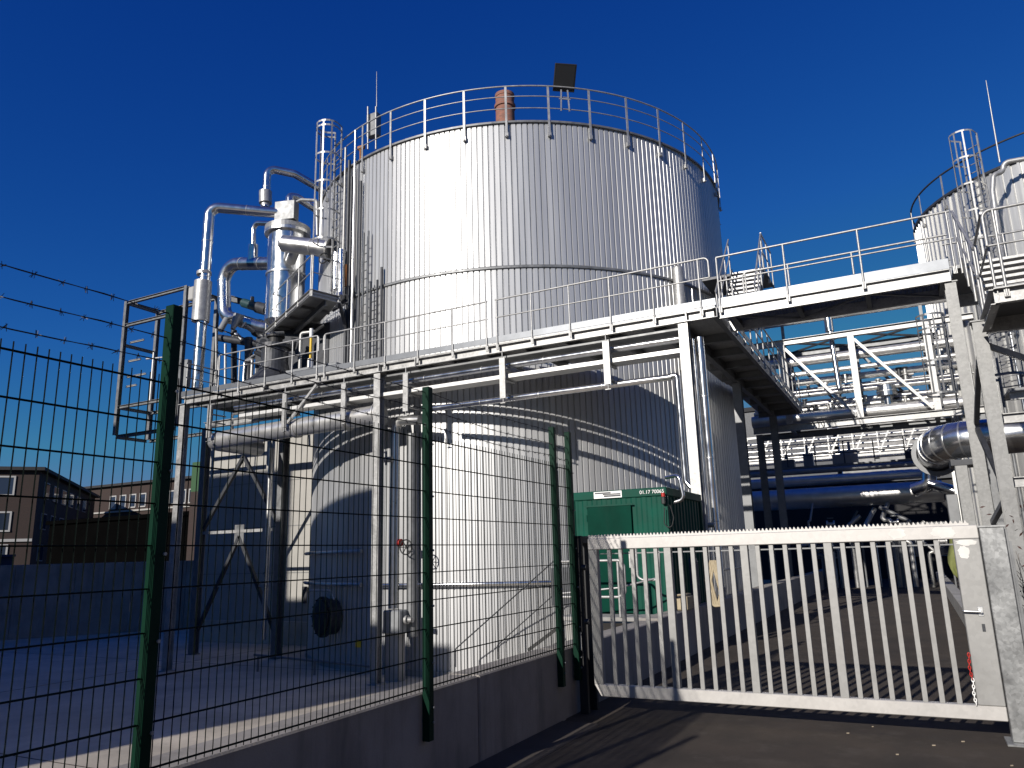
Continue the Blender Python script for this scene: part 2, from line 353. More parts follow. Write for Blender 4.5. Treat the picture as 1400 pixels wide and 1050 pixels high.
mb = MB(); mb.bar((X0+.12,GY+.05,1.585),(IN1,GY+.05,1.585), .006, .012); mb.build('guide_rod', M['dull'], ga)
rnd = random.Random(4)
def daub(x, z, rx, rz, y):
    n = 22; pts = [(x+rx*math.cos(2*PI*i/n)*rnd.uniform(.75,1.1), y, z+rz*math.sin(2*PI*i/n)*rnd.uniform(.75,1.1)) for i in range(n)]
    m = MB(); m.add([(x,y,z)]+pts, [(0,1+i,1+(i+1)%n) for i in range(n)]); m.build('zinc_spray', M['spray'], ga)
daub(X1-.26, 1.69, .10, .052, GY-.0015); daub(X1-.10, 1.60, .085, .028, GY-.0055); daub(X1-.13, 1.52, .05, .06, GY-.0055); daub(X1-.62, 1.69, .07, .05, GY-.0015)
# chain
ch = thing('safety_chain', (X1-.21, GY-.01, .4), 'short red and white plastic chain hanging on the lock side of the gate', 'chain')
def links(z0, z1, m_, x):
    m = MB(); z = z0; k = 0
    while z < z1:
        pts = []
        for i in range(9):
            t = 2*PI*i/8; dx = .009*math.cos(t); dz = .017*math.sin(t)
            pts.append((x+(dx if k % 2 else 0)+.004*math.sin(z*30), GY-.012+(0 if k % 2 else dx), z+dz))
        m.tube(pts, .0045, 6, False); z += .026; k += 1
    m.build('links', m_, ch)
links(.50, .70, M['red'], X1-.215); links(.30, .49, M['wplas'], X1-.212)
# gate post right, guide portal left
gp = thing('gate_post', (.6, GY, 0), 'stout mottled galvanised steel post at the lock side of the gate', 'post')
mb = MB(); mb.box(.496, .68, GY-.02, GY+.13, .02, 1.72); mb.build('column', M['gpost'], gp, .006)
mb = MB(); mb.box(.485, .69, GY-.03, GY+.14, 1.72, 1.735); mb.build('cap', M['gpost'], gp)
mb = MB(); mb.box(.45, .80, GY-.09, GY+.2, .0, .02); mb.build('base_plate', M['gpost'], gp, .004)
mb = MB(); mb.box(.682, .70, GY+.02, GY+.09, .3, 1.7); mb.box(.70, .72, GY+.03, GY+.06, .5, 1.6); mb.build('stop_rail', M['dull'], gp)
gd = thing('gate_guide', (-3.2, 7.9, 0), 'black steel guide portal with rollers at the left end of the gate', 'gate guide')
for y_ in (7.62, 7.86): MB().box(-3.245, -3.155, y_, y_+.05, .0, 1.78).build('upright', M['black'], gd, .004)
MB().box(-3.245, -3.155, 7.672, 7.858, 1.70, 1.775).build('head', M['black'], gd, .004)
for z in (.9, 1.45):
    m = MB(); m.lathe((-3.16,7.64,z), [(0,0),(.03,0),(.03,.05),(0,.05)], 14, (1,0,0)); m.build('roller', M['dark'], gd)
MB().box(-3.205, -3.19, 7.6, 7.606, .62, .80).build('light_strip', M['galv'], gd)
MB().box(-3.20, -3.188, 7.66, 7.666, 1.0, 1.6).build('light_strip', M['dull'], gd)

# ================================================================== TANKS
def ring(m, c, r, z, rr, n=96, k=8, a0=0, a1=2*PI, sq=None):
    pts = [(c[0]+r*math.cos(a0+(a1-a0)*i/n), c[1]+r*math.sin(a0+(a1-a0)*i/n), z) for i in range(n+1)]
    m.tube(pts, rr, k, False)
def shell(c, R, z0, z1, nr, seed, h=.03, w_=.045):
    rnd = random.Random(seed); m = MB(); vs = []; st = 2*PI/nr; fl = .010/R; tw = w_/R
    jit = [rnd.uniform(-.0011, .0011) for _ in range(nr)]
    for k in range(nr):
        a = k*st
        for (da, dr) in (((0, jit[k]), (st-tw, -jit[k]), (st-tw*.72, -h), (st-tw*.42, -h)) if h < .04 else ((0, jit[k]), (st-tw-2*fl, -jit[k]), (st-tw-fl, h), (st-fl, h))):
            vs.append((c[0]+(R+dr)*math.cos(a+da), c[1]+(R+dr)*math.sin(a+da)))
    n = len(vs); m.add([(x,y,z0) for x, y in vs]+[(x,y,z1) for x, y in vs], [(i,(i+1)%n,n+(i+1)%n,n+i) for i in range(n)]); return m
TC = (-11.26, 22.73); TR = 6.96; TZ = 13.05
tk = thing('storage_tank', (TC[0], TC[1], G), 'huge round ribbed silver storage tank behind the elevated walkway', 'tank')
shell(TC, TR, G+.12, 8.86, 284, 3, .034, .044).build('lower_shell', M['clad'], tk)
shell(TC, TR, 8.92, TZ, 284, 4, .034, .044).build('upper_shell', M['clad'], tk)
mb = MB(); mb.lathe((TC[0],TC[1],0), [(TR-.02,8.84),(TR+.045,8.85),(TR+.045,8.90),(TR-.02,8.95)], 218, sm=False); mb.build('seam_band', M['dull'], tk)
mb = MB(); mb.lathe((TC[0],TC[1],0), [(TR+.015,G),(TR+.05,G),(TR+.05,G+.13),(TR-.05,G+.13)], 96, sm=False); mb.build('plinth', M['conc'], tk)
mb = MB(); mb.lathe((TC[0],TC[1],0), [(TR-.03,TZ-.03),(TR+.06,TZ-.03),(TR+.06,TZ+.025),(TR-.05,TZ+.04),(2.,TZ+.5),(0,TZ+.5)], 120, sm=False); mb.build('roof', M['dull'], tk)
def tank_rail(tk, c, R, z, n, a0, step, hgt=1.06, mids=(.70, .36), rm='galv', rr=.021):
    ra = MB(); ring(ra, c, R+.07, z+hgt, rr, 144); r = ra.build('railing', M[rm], tk)
    for q in mids: m = MB(); ring(m, c, R+.07, z+hgt*q, .014, 144, 6); m.build('rail', M['galv'], r)
    a = a0
    for k in range(n):
        cs, sn = math.cos(a), math.sin(a); d = V((cs,sn,0)); t = V((-sn,cs,0)); p = V((c[0],c[1],0))+d*(R+.075)
        m = MB(); m.obox(p+V((0,0,z+hgt/2-.22)), d*.010, t*.030, V((0,0,hgt/2+.20))); m.obox(p+d*-.02+V((0,0,z-.40)), d*.035, t*.045, V((0,0,.06)))
        m.tube([p+d*.01+V((0,0,z-.44)), p+d*.05+V((0,0,z-.44))], .012, 6); m.build('post', M['galv'], r); a += step
    return r
tank_rail(tk, TC, TR, TZ, 38, math.radians(-94.1), math.radians(360/38))
mb = MB()                             # pipe spur standing on the right of the shell
q = P(948, 312, 17.9)
# things on the roof
fl = thing('floodlight', (-8.3, 16.3, 13.2), 'square black floodlight tilted down on the rail of the big tank', 'floodlight')
a = math.radians(-52.5); base = V((TC[0]+(TR+.1)*math.cos(a), TC[1]+(TR+.1)*math.sin(a), 0))
mb = MB(); t = V((-math.sin(a), math.cos(a), 0)); dd = V((math.cos(a), math.sin(a), 0))
for s in (-.09, .09): mb.bar(base+t*s*1.3+V((0,0,13.35)), base+t*s+V((0,0,14.0)), .035, .03, dd)
mb.bar(base+t*-.16+V((0,0,13.72)), base+t*.16+V((0,0,13.72)), .03, .03); mb.build('bracket', M['galv'], fl)
n_ = (V((.45,-.62,-.62))).normalized(); sx_ = n_.cross(V((0,0,1))).normalized(); sy_ = sx_.cross(n_); cc = base+V((.05,-.05,14.33))
mb = MB(); mb.obox(cc, sx_*.30, sy_*.36, n_*.045); mb.obox(cc-n_*.07, sx_*.2, sy_*.22, n_*.03); mb.build('housing', M['black'], fl, .012)
mb = MB(); mb.obox(cc+n_*.047, sx_*.255, sy_*.31, n_*.003); mb.build('lens', M['lens'], fl)
cb = thing('roof_cabinet', tuple(P(510,180,18.6)), 'grey cabinet on two tall poles at the left rim of the big tank roof', 'cabinet')
MB().obox(P(511,172,18.6), (.22,0,0), (0,.12,0), (0,0,.42)).build('box', M['dull'], cb, .01)
for x in (503, 514): MB().tube([P(x, 204, 18.4), P(x, 146, 18.4)], .03, 8).build('pole', M['galv'], cb)
solo(MB().tube([P(515,146,18.5), P(515,98,18.5)], [.018,.008], 6), 'lightning_rod', M['galv'], 'thin lightning rod above the cabinet at the left rim of the big tank', 'lightning rod')
hy = thing('roof_valve', tuple(P(495,212,18.6)), 'small rusty orange valve at the left rim of the big tank roof', 'valve')
MB().obox(P(494,202,18.6), (.14,0,0), (0,.06,0), (0,0,.07)).build('body', M['rust'], hy, .02); MB().tube([P(493,222,18.6), P(493,205,18.6)], .04, 8).build('stem', M['rust'], hy)
# brick chimney far behind
pc = P(691, 166, 60); pb = V((pc.x, pc.y, -2)); ct = P(691,127,60).z
cm = thing('brick_chimney', tuple(pb), 'round red brick chimney rising far behind the big tank', 'chimney')
MB().lathe(pb, [(1.3,0),(.93,ct+1.0),(.93,ct+1.4)], 40).build('shaft', M['chim'], cm)
mb = MB(); mb.lathe(pb, [(.93,ct+.2),(1.06,ct+.25),(1.06,ct+.55),(.93,ct+.6)], 40, sm=False); mb.lathe(pb, [(.93,ct+1.4),(.98,ct+1.4),(.98,ct+1.75),(.86,ct+1.75),(.86,ct+1.4),(0,ct+1.4)], 40, sm=False); mb.build('collar', M['chim'], cm)
# second tank
T2 = (6.55, 30.7); T2R = 5.05
t2 = thing('ribbed_tank', (T2[0],T2[1],0), 'second ribbed silver tank at the right edge behind the stair tower', 'tank')
shell(T2, T2R, 0, TZ, 118, 9, .05, .07).build('shell', M['clad2'], t2)
mb = MB(); mb.lathe((T2[0],T2[1],0), [(T2R-.03,TZ-.05),(T2R+.09,TZ-.05),(T2R+.09,TZ+.03),(T2R-.05,TZ+.05),(0,TZ+.7)], 100, sm=False); mb.build('roof', M['dark'], t2)
tank_rail(t2, T2, T2R, TZ, 22, math.radians(-178), math.radians(360/22), .78, (), 'dark', .032)

# ladders
def ladder(name, base, h, out, label, w_=.42, cage=None, cat='ladder', group=None, rung=.28, rr=.022, m_='galv'):
    base = V(base); o = V(out).normalized(); s = V((-o.y,o.x,0)); t = thing(name, tuple(base), label, cat, group)
    for k in (-1,1): MB().bar(base+s*k*w_/2, base+s*k*w_/2+V((0,0,h)), .05, .03, o).build('stile', M[m_], t)
    m = MB(); m.tube([base-s*w_/2+V((0,0,.15)), base+s*w_/2+V((0,0,.15))], rr*.7, 6); r = m.build('rung', M[m_], t); rep(r, [(0,0,rung*k) for k in range(1, int((h-.2)/rung))])
    if cage:
        z = cage; R = .36; c = base+o*.33
        zs = []
        while z <= h+.01: zs.append(z); z += .9 if (h-z) > .9 or (h-z) < .02 else h-z
        for z in zs:
            pts = [base+s*w_/2+V((0,0,z))]+[c+o*R*math.cos(g)+s*R*math.sin(g)+V((0,0,z)) for g in [math.radians(d) for d in range(110,-111,-20)]]+[base-s*w_/2+V((0,0,z))]
            m = MB()
            for p_, q_ in zip(pts[:-1], pts[1:]): m.bar(p_, q_, .008, .055)
            m.build('hoop', M[m_], t)
        for g in (-80,-40,0,40,80):
            g = math.radians(g); p_ = c+o*R*math.cos(g)+s*R*math.sin(g); MB().bar(p_+V((0,0,zs[0])), p_+V((0,0,h)), .045, .008, o*math.cos(g)+s*math.sin(g)).build('cage_bar', M[m_], t)
    return t
la = math.radians(-112.5); lo = V((math.cos(la), math.sin(la), 0))
lb = V((TC[0],TC[1],0))+lo*(TR+.22)
ladder('caged_ladder', (lb.x,lb.y,9.05), 5.35, lo, 'caged steel ladder on the left flank of the big tank', cage=1.6)
la2 = math.radians(-129.5); lo2 = V((math.cos(la2), math.sin(la2), 0)); l2 = V((T2[0],T2[1],0))+lo2*(T2R+.25)
ladder('caged_ladder', (l2.x,l2.y,6.3), 8.1, lo2, 'caged steel ladder climbing the second tank on the right', .56, 1.8)
a = math.radians(-101); d = V((math.cos(a),math.sin(a),0)); q = V((TC[0],TC[1],0))+d*(TR+.14)
ladder('cable_ladder', (q.x,q.y,6.3), 4.3, d, 'tall narrow dark cable ladder on the left of the big tank', .20, None, 'cable ladder', None, .25, .02, 'dull')
a = math.radians(-98.2); d = V((math.cos(a),math.sin(a),0)); q = V((TC[0],TC[1],0))+d*(TR+.14)
ladder('cable_ladder', (q.x,q.y,6.3), 2.75, d, 'shorter dark cable ladder on the big tank right of the tall one', .26, None, 'cable ladder', None, .25, .02, 'dark')
a = math.radians(-96.2); d = V((math.cos(a),math.sin(a),0)); q = V((TC[0],TC[1],0))+d*(TR+.10)
solo(MB().tube([q+V((0,0,6.3)), q+V((0,0,9.4))], .035, 8), 'conduit', M['dark'], 'dark upright conduit beside the short cable ladder on the big tank', 'conduit')
for ang, rr_, lb_ in ((-110.2,.035,'bright upright pipe on the tank wall just right of the caged ladder'),(-116.0,.04,'bright upright pipe on the tank wall left of the caged ladder')):
    a = math.radians(ang); q = V((TC[0]+(TR+.12)*math.cos(a), TC[1]+(TR+.12)*math.sin(a), 0)); solo(MB().tube([q+V((0,0,8.8)), q+V((0,0,13.7))], rr_, 8), 'riser_pipe', M['galv'], lb_, 'pipe')
for ang, zt_, rr_, lb_ in ((-108.6,13.2,.05,'thick dark conduit on the tank wall between the caged ladder and the other conduits'),(-107.3,12.6,.045,'dark upright conduit on the tank wall nearest the caged ladder'),(-106.4,12.9,.03,'thin dark conduit on the tank wall beside the riser pipe'),(-103.6,12.3,.035,'dark upright conduit between the riser pipe and the tall cable ladder')):
    a = math.radians(ang); q = V((TC[0]+(TR+.10)*math.cos(a), TC[1]+(TR+.10)*math.sin(a), 0)); solo(MB().tube([q+V((0,0,6.3)), q+V((0,0,zt_))], rr_, 8), 'conduit', M['dark'], lb_, 'conduit')
a = math.radians(-105.5); d = V((math.cos(a),math.sin(a),0)); q = V((TC[0],TC[1],0))+d*(TR+.16)
solo(MB().tube([q+V((0,0,6.3)), q+V((0,0,14.0))], .035, 8), 'riser_pipe', M['pipe2'], 'tall thin pipe rising past the tank rim beside the cable ladders', 'pipe')

# ================================================================== WALKWAY
YF = 14.42; DZ = 6.27
wk = thing('steel_walkway', (-10, YF, G), 'elevated galvanised steel walkway on columns wrapping the big tank', 'walkway')
mb = MB()
for a_, b_ in ((-18.05,-14.9),(-14.86,-11.1),(-11.06,-10.02),(-9.98,-3.5),(-3.46,-2.95)):
    mb.chan((b_,YF+.05,6.14),(a_,YF+.05,6.14), .10, .19, .014)
mb.build('front_beam', M['galv'], wk)
for x in (-14.88,-11.08,-10.0,-3.48): MB().box(x-.012, x+.012, YF-.03, YF+.1, 6.03, 6.25).build('joint_plate', M['galv'], wk)
MB().box(-18.1, -2.88, YF-.015, YF-.003, 6.28, 6.42).build('toe_plate', M['toe'], wk)
# deck of gratings cut round the tank
mb = MB(); xs = [-18.1+.38*i for i in range(41)]
def back(x):
    d = TR**2-(x-TC[0])**2; t_ = TC[1]-math.sqrt(d)-.12 if d > 0 else 17.2
    return min(t_, 17.2)
for i, x in enumerate(xs[:-1]):
    x1 = min(xs[i+1]-.004, -2.9); b1 = max(YF+.3, min(back(x), back(x1)))
    mb.box(x, x1, YF, b1, 6.242, 6.272)
mb.build('deck', M['galv'], wk)
mb = MB()
for y in [15.4+.38*i for i in range(31)]:
    dd_ = TR**2-(y+.19-TC[1])**2; xi = TC[0]+math.sqrt(dd_)+.12 if dd_ > 0 else -4.3
    mb.box(max(min(xi,-3.3),-4.3), -2.9, y+.004 if y > 15.4 else 16.1-.38, y+.38, 6.243, 6.273) if y > 15.7 else None
mb.build('wing_deck', M['galv'], wk)
for x in [-17.9+.98*i for i in range(15)]:
    b1 = back(x)-.1
    if b1 > YF+.4: MB().ibeam((x,YF+.12,6.15),(x,b1,6.15), .10, .18).build('joist', M['dull'], wk)
for y in [16.4+1.35*i for i in range(8)]: MB().ibeam((-4.1,y,6.15),(-2.98,y,6.15), .10, .18).build('joist', M['dull'], wk)
MB().ibeam((-3.75,15.5,6.10),(-3.75,27,6.10), .12, .24).build('girder', M['dull'], wk)
mb = MB(); mb.chan((-2.92,YF,6.14),(-2.92,27.1,6.14), .10, .2, .014); mb.chan((-2.92,27.1,6.14),(-4.3,27.1,6.14), .1, .2); mb.build('wing_beam', M['dull'], wk)
MB().box(-2.87, -2.858, 15.6, 27.1, 6.28, 6.42).build('toe_plate', M['galv'], wk)
# columns
for x, y, s in ((-11.13,YF+.08,.19),(-3.56,YF+.08,.19),(-18.02,YF+.08,.19)):
    m = MB(); m.ibeam((x,y,G+.02),(x,y,6.03), s, s, .014, (0,1,0)); m.box(x-.14,x+.14,y-.14,y+.14,6.032,6.05); m.box(x-.17,x+.17,y-.17,y+.17,G,G+.02); m.build('column', M['galv'], wk)
for x, y in ((-3.75,20.6),(-3.75,26.6),(-16.9,17.3),(-20.35,17.3)):
    m = MB(); m.ibeam((x,y,G+.02),(x,y,5.97), .22, .22, .014, (0,1,0)); m.box(x-.15,x+.15,y-.15,y+.15,G,G+.02); m.build('column', M['dull'], wk)
m = MB(); m.ibeam((-20.45,17.3,6.07),(-16.3,17.3,6.07), .15, .2); m.bar((-20.35,17.3,2.55),(-16.9,17.3,2.55), .09, .09); m.bar((-20.35,17.3,.9),(-16.9,17.3,.9), .07, .06)
m.build('cross_beam', M['galv'], wk)
for a_, b_ in (((-18.6,17.3,4.9),(-20.2,17.3,2.7)),((-18.6,17.3,4.9),(-17.0,17.3,2.7)),((-18.6,17.3,2.4),(-20.2,17.3,-.4)),((-18.6,17.3,2.4),(-17.0,17.3,-.4))):
    MB().bar(a_, b_, .10, .10, (0,1,0)).build('brace', M['dark'], wk)
MB().box(-18.8,-18.4,17.27,17.29,2.1,2.75).build('gusset_plate', M['dull'], wk)
MB().bar((-14.05,YF+.05,5.1),(-13.1,YF+.05,6.0), .06, .06, (0,1,0)).build('knee_brace', M['galv'], wk)
# hangers
hx = (-16.9,-14.12,-12.16,-10.28,-7.66,-5.2)
m = MB(); x = hx[0]; m.bar((x,YF+.0,4.98),(x,YF+.0,5.90), .14, .05, (0,1,0)); m.bar((x,YF+.05,4.98),(x,YF+.05,5.90), .03, .06, (0,1,0)); m.tube([(x,YF,4.86),(x,YF,6.06)], .013, 6); m.box(x-.06,x+.06,YF-.03,YF+.03,4.865,4.88)
for z in (5.12, 5.44, 5.66): m.box(x-.03, x+.03, YF+.03, YF+.55, z-.03, z)
h0 = m.build('hanger', M['galv'], wk); rep(h0, [(q-x,0,0) for q in hx[1:]])
# railings
def railing(parent, pts, posts, top=7.28, mid=6.86, z0=6.25, close=(), m_='galv', rr=.021):
    m = MB(); a_, b_ = V(pts[0]), V(pts[-1])
    line = [V((p[0],p[1],p[2] if len(p) > 2 else top)) for p in pts]
    lowr = [p+V((0,0,mid-top)) for p in line]
    if close:
        run = []
        if 0 in close: run += [lowr[0]]
        run += line
        if 1 in close: run += [lowr[-1]]
        m.tube(fillet(run, .1), rr, 8)
    else: m.tube(line, rr, 8)
    r = m.build('railing', M[m_], parent)
    MB().tube(lowr, rr*.75, 8).build('rail', M[m_], r)
    for p in posts:
        zt = p[2] if len(p) > 2 else top; zb = zt-(top-z0)
        mm = MB(); mm.tube([(p[0],p[1],zb-.14),(p[0],p[1],zt-.005)], rr*.9, 8); mm.box(p[0]-.03,p[0]+.03,p[1]-.008,p[1]+.022,zb-.15,zb-.02); mm.build('post', M[m_], r)
    return r
railing(wk, [(-16.65,YF-.03),(-13.0,YF-.03)], [(x,YF-.03) for x in (-16.6,-15.82,-14.85,-13.89,-13.04)], close=(0,1))
railing(wk, [(-12.83,YF-.03),(-8.0,YF-.03)], [(x,YF-.03) for x in (-12.79,-11.83,-10.89,-9.92,-8.94,-8.03)], close=(0,))
railing(wk, [(-7.79,YF-.03),(-2.95,YF-.03)], [(x,YF-.03) for x in (-7.76,-6.89,-5.98,-5.05,-4.12,-3.16)], close=(1,))
railing(wk, [(-2.86,16.2),(-2.86,27.05)], [(-2.86,16.25+.9*i) for i in range(13)])
railing(wk, [(-18.05,YF+.05),(-18.05,15.6)], [(-18.05,YF+.1),(-18.05,15.5)])
# footbridge
br = thing('footbridge', (-1, YF, 6), 'galvanised steel footbridge crossing high above the road to the stair tower', 'footbridge')
mb = MB(); mb.chan((1.12,YF+.03,6.10),(-2.83,YF+.03,6.10), .08, .22, .012); mb.build('front_beam', M['galv'], br)
mb = MB(); mb.chan((-2.83,YF+1.05,6.10),(1.12,YF+1.05,6.10), .08, .22, .012); mb.build('rear_beam', M['galv'], br)
MB().box(-2.82,1.12,YF-.012,YF-.002,6.215,6.40).build('toe_plate', M['toe'], br)
MB().box(-2.82,1.12,YF+1.08,YF+1.09,6.215,6.36).build('toe_plate', M['galv'], br)
mb = MB()
for i in range(60): mb.box(-2.8+i*.065, -2.792+i*.065, YF+.08, YF+1.0, 6.17, 6.20)
for i in range(24): mb.box(-2.8, 1.1, YF+.10+i*.039, YF+.104+i*.039, 6.175, 6.205)
mb.build('grating', M['dull'], br)
mb = MB()
for i in range(4): mb.ibeam((-2.6+i*1.2,YF+.07,6.09),(-2.6+i*1.2,YF+1.01,6.09), .08, .14)
mb.bar((-2.6,YF+.1,6.03),(-1.4,YF+1.0,6.03), .05, .03); mb.bar((-1.4,YF+1.0,6.03),(-.2,YF+.1,6.03), .05, .03); mb.bar((-.2,YF+.1,6.03),(1.0,YF+1.0,6.03), .05, .03); mb.build('cross_beam', M['dull'], br)
railing(br, [(-2.79,YF-.03),(1.25,YF-.03)], [(x,YF-.03) for x in (-2.79,-1.53,-.23,1.2)], 7.24, 6.74)
railing(br, [(-2.5,YF+1.12),(1.25,YF+1.12)], [(x,YF+1.12) for x in (-2.45,-1.6,-.4,.9)], 7.24, 6.74, close=(0,))

# pipes under the walkway front
def pipe(name, pts, r, label, m_='pipe', bend=None, group=None, n=16, bands=0, cat='pipe', flange=None):
    pts = [V(p) for p in pts]; path = fillet(pts, bend or r*2.2) if len(pts) > 2 else pts
    m = MB().tube(path, r, n); o = None
    if bands:
        t = thing(name, tuple(pts[0]), label, cat, group); m.build('jacket', M[m_], t)
        for a_, b_ in zip(pts[:-1], pts[1:]):
            L_ = (b_-a_).length; k = int(L_/bands); d_ = (b_-a_).normalized()
            for i in range(1, k+1): c_ = a_+d_*(L_*i/(k+1)); MB().tube([c_-d_*.012, c_+d_*.012], r*1.025+.002, n).build('jacket_band', M['pipe2'], t)
        for c_, d_, fr, ft in flange or (): d_ = V(d_).normalized(); MB().tube([V(c_)-d_*ft/2, V(c_)+d_*ft/2], fr, 20).build('flange', M[m_], t)
        return t
    return solo(m, name, M[m_], label, cat, group)
pipe('pipe', [(-16.2,YF+.26,5.78),(-3.6,YF+.26,5.78)], .075, 'upper silver pipe hung under the front edge of the walkway', bands=1.7)
pipe('cable_tray', [(-15.9,YF+.24,5.5),(-3.6,YF+.24,5.5)], .05, 'x')
o = [x for x in COL.objects if x.name.startswith('cable_tray')][0]; bpy.data.objects.remove(o)
mb = MB(); mb.chan((-15.9,YF+.31,5.50),(-3.62,YF+.31,5.50), .42, .085, .006, (0,0,1)); solo(mb, 'cable_tray', M['tray'], 'flat pale cable tray between the pipes under the walkway', 'cable tray')
mb = MB(); mb.chan((-17.5,YF+.4,5.97),(-3.62,YF+.4,5.97), .5, .06, .005); solo(mb, 'cable_tray', M['dull'], 'wide dark plate added tight under the walkway deck to fill its shadow', 'cable tray')  # hidden plate added to close gaps in the walkway's shadow on the tank
pipe('pipe', [(-9.9,YF+.32,5.03),(-3.95,YF+.32,5.03)], .07, 'lower silver pipe hung in front of the tank from the walkway hangers', bands=1.5)
pipe('header_pipe', [(-17.25,YF+2.2,4.95),(-17.25,YF+.36,4.95),(-11.28,YF+.36,5.08)], .24, 'fat silver header pipe under the left half of the walkway', 'rackp', .42, bands=1.15, n=24,
     flange=[((-11.3,YF+.36,5.08),(1,0,0),.31,.03),((-11.36,YF+.36,5.08),(1,0,0),.31,.03),((-14.0,YF+.36,5.0),(1,0,0),.255,.12),((-12.3,YF+.36,5.05),(1,0,0),.30,.03)])
pipe('down_pipe', [(-17.12,17.0,5.0),(-17.12,17.0,-.6)], .075, 'round grey down pipe beside the braced column left of the tank', 'pipe2')
MB_ = MB()
for z in (5.55,5.7,5.38): MB_.tube(fillet([(-16.7,YF+.7,4.9),(-16.7,YF+.6,z),(-15.6,YF+.55,z)], .08), .035, 8)
solo(MB_, 'pipe_cluster', M['pipe2'], 'three thin pipes curving together at the left end of the walkway', 'pipe cluster')
# down pipes at the middle column
pipe('down_pipe', [(-10.3,YF+.62,4.86),(-10.96,YF+.62,4.92),(-11.03,YF+.62,4.6),(-11.06,YF+.62,.45)], .115, 'thick grey down pipe right of the middle walkway column', 'pipe2', .2, bands=1.5, n=20)
vb = thing('pump_box', (-10.9,YF+.62,-.1), 'grey pump housing with a pale fitting at the foot of the down pipe', 'pump')
MB().box(-11.25,-10.72,YF+.4,YF+.84,-.1,.42).build('housing', M['grey'], vb, .03); MB().lathe((-10.72,YF+.62,.2), [(.0,0),(.1,0),(.1,.08),(.06,.08),(.06,.22),(0,.22)], 16, (1,0,0)).build('outlet', M['galv'], vb)
m = MB(); m.box(-11.2,-10.8,YF+.5,YF+.74,G,-.1); m.build('base', M['conc'], vb)
va = thing('valve', tuple(P(529,628,15.0)), 'pale valve clamped on the thick down pipe near its top', 'valve')
MB().tube([P(521,629,14.85), P(536,628,14.85)], .07, 12).build('body', M['galv'], va); MB().tube([P(528,636,14.85), P(528,617,14.85)], .03, 8).build('spindle', M['galv'], va)
pipe('riser_pipe', [(-10.72,15.3,4.6),(-10.70,15.3,-.2)], .13, 'dark grey riser pipe on the tank right of the down pipe', 'dull')
hw = thing('hand_wheel_valve', tuple(P(549,745,15.1)), 'red valve with a black hand wheel beside the thick down pipe', 'valve')
MB().lathe(P(545,742,15.1), [(0,-.08),(.09,-.08),(.09,.08),(0,.08)], 14, (1,0,0)).build('body', M['red'], hw)
m = MB(); c_ = P(555,748,14.95); m.tube([c_+V((.17*math.cos(2*PI*i/20),0,.17*math.sin(2*PI*i/20))) for i in range(21)], .016, 8, False)
for i in range(3): g = PI*i/3; m.tube([c_+V((.17*math.cos(g),0,.17*math.sin(g))), c_-V((.17*math.cos(g),0,.17*math.sin(g)))], .011, 6)
m.build('hand_wheel', M['black'], hw)
def arcpipe(a0, a1, z, r, off): return [(TC[0]+(TR+off)*math.cos(math.radians(a0+(a1-a0)*i/20)), TC[1]+(TR+off)*math.sin(math.radians(a0+(a1-a0)*i/20)), z) for i in range(21)]
solo(MB().tube(arcpipe(-96, -52, .95, .05, .12), .055, 12), 'ring_pipe', M['pipe'], 'bright ring pipe curving round the lower wall of the big tank', 'pipe')
solo(MB().tube(arcpipe(-134, -101, 1.80, .05, .12), .05, 12), 'ring_pipe', M['pipe2'], 'upper of two short ring pipes on the shaded left of the tank', 'pipe')
solo(MB().tube(arcpipe(-134, -101, .97, .05, .12), .05, 12), 'ring_pipe', M['pipe2'], 'lower of two short ring pipes on the shaded left of the tank', 'pipe')
# manhole
a = math.radians(-112); d = V((math.cos(a),math.sin(a),0)); c_ = V((TC[0],TC[1],.15))+d*(TR+.02)
mh = thing('manhole', tuple(c_), 'round black manhole cover with bolts low on the shaded tank wall', 'manhole')
MB().lathe(c_, [(.46,0),(.46,.28),(.52,.28),(.52,.36),(0,.36)], 28, d, False).build('neck', M['dark'], mh)
m = MB(); m.lathe(c_+d*.365, [(.44,0),(.44,.05),(.30,.09),(0,.11)], 28, d, False); 
for i in range(12): g = 2*PI*i/12; s_ = d.cross(V((0,0,1))); p_ = c_+s_*.48*math.cos(g)+V((0,0,.48*math.sin(g))); m.tube([p_+d*.25, p_+d*.42], .022, 6)
m.build('cover', M['black'], mh)
m = MB(); m.tube(fillet([c_+V((-.5,-.45,.35)), c_+V((-.45,-.5,.68)), c_+V((.3,-.5,.68)), c_+V((.42,-.5,.45))], .12), .028, 8); m.build('davit', M['galv'], mh)
sg = MB().obox(P(490,880,15.9), (.09,0,0), (0,.01,0), (0,0,.09)); solo(sg, 'warning_plate', M['yell'], 'small yellow plate low on the tank wall below the manhole', 'plate')
m = MB(); m.tube([(-15.6,15.2,-.75),(-11.4,14.9,-.85)], .03, 8)
for x in (-15.4,-13.5,-11.6): m.tube([(x,15.15,G),(x,15.15,-.78)], .03, 8)
solo(m, 'low_rail', M['dull'], 'low dark pipe rail on short legs in front of the tank foot', 'rail')

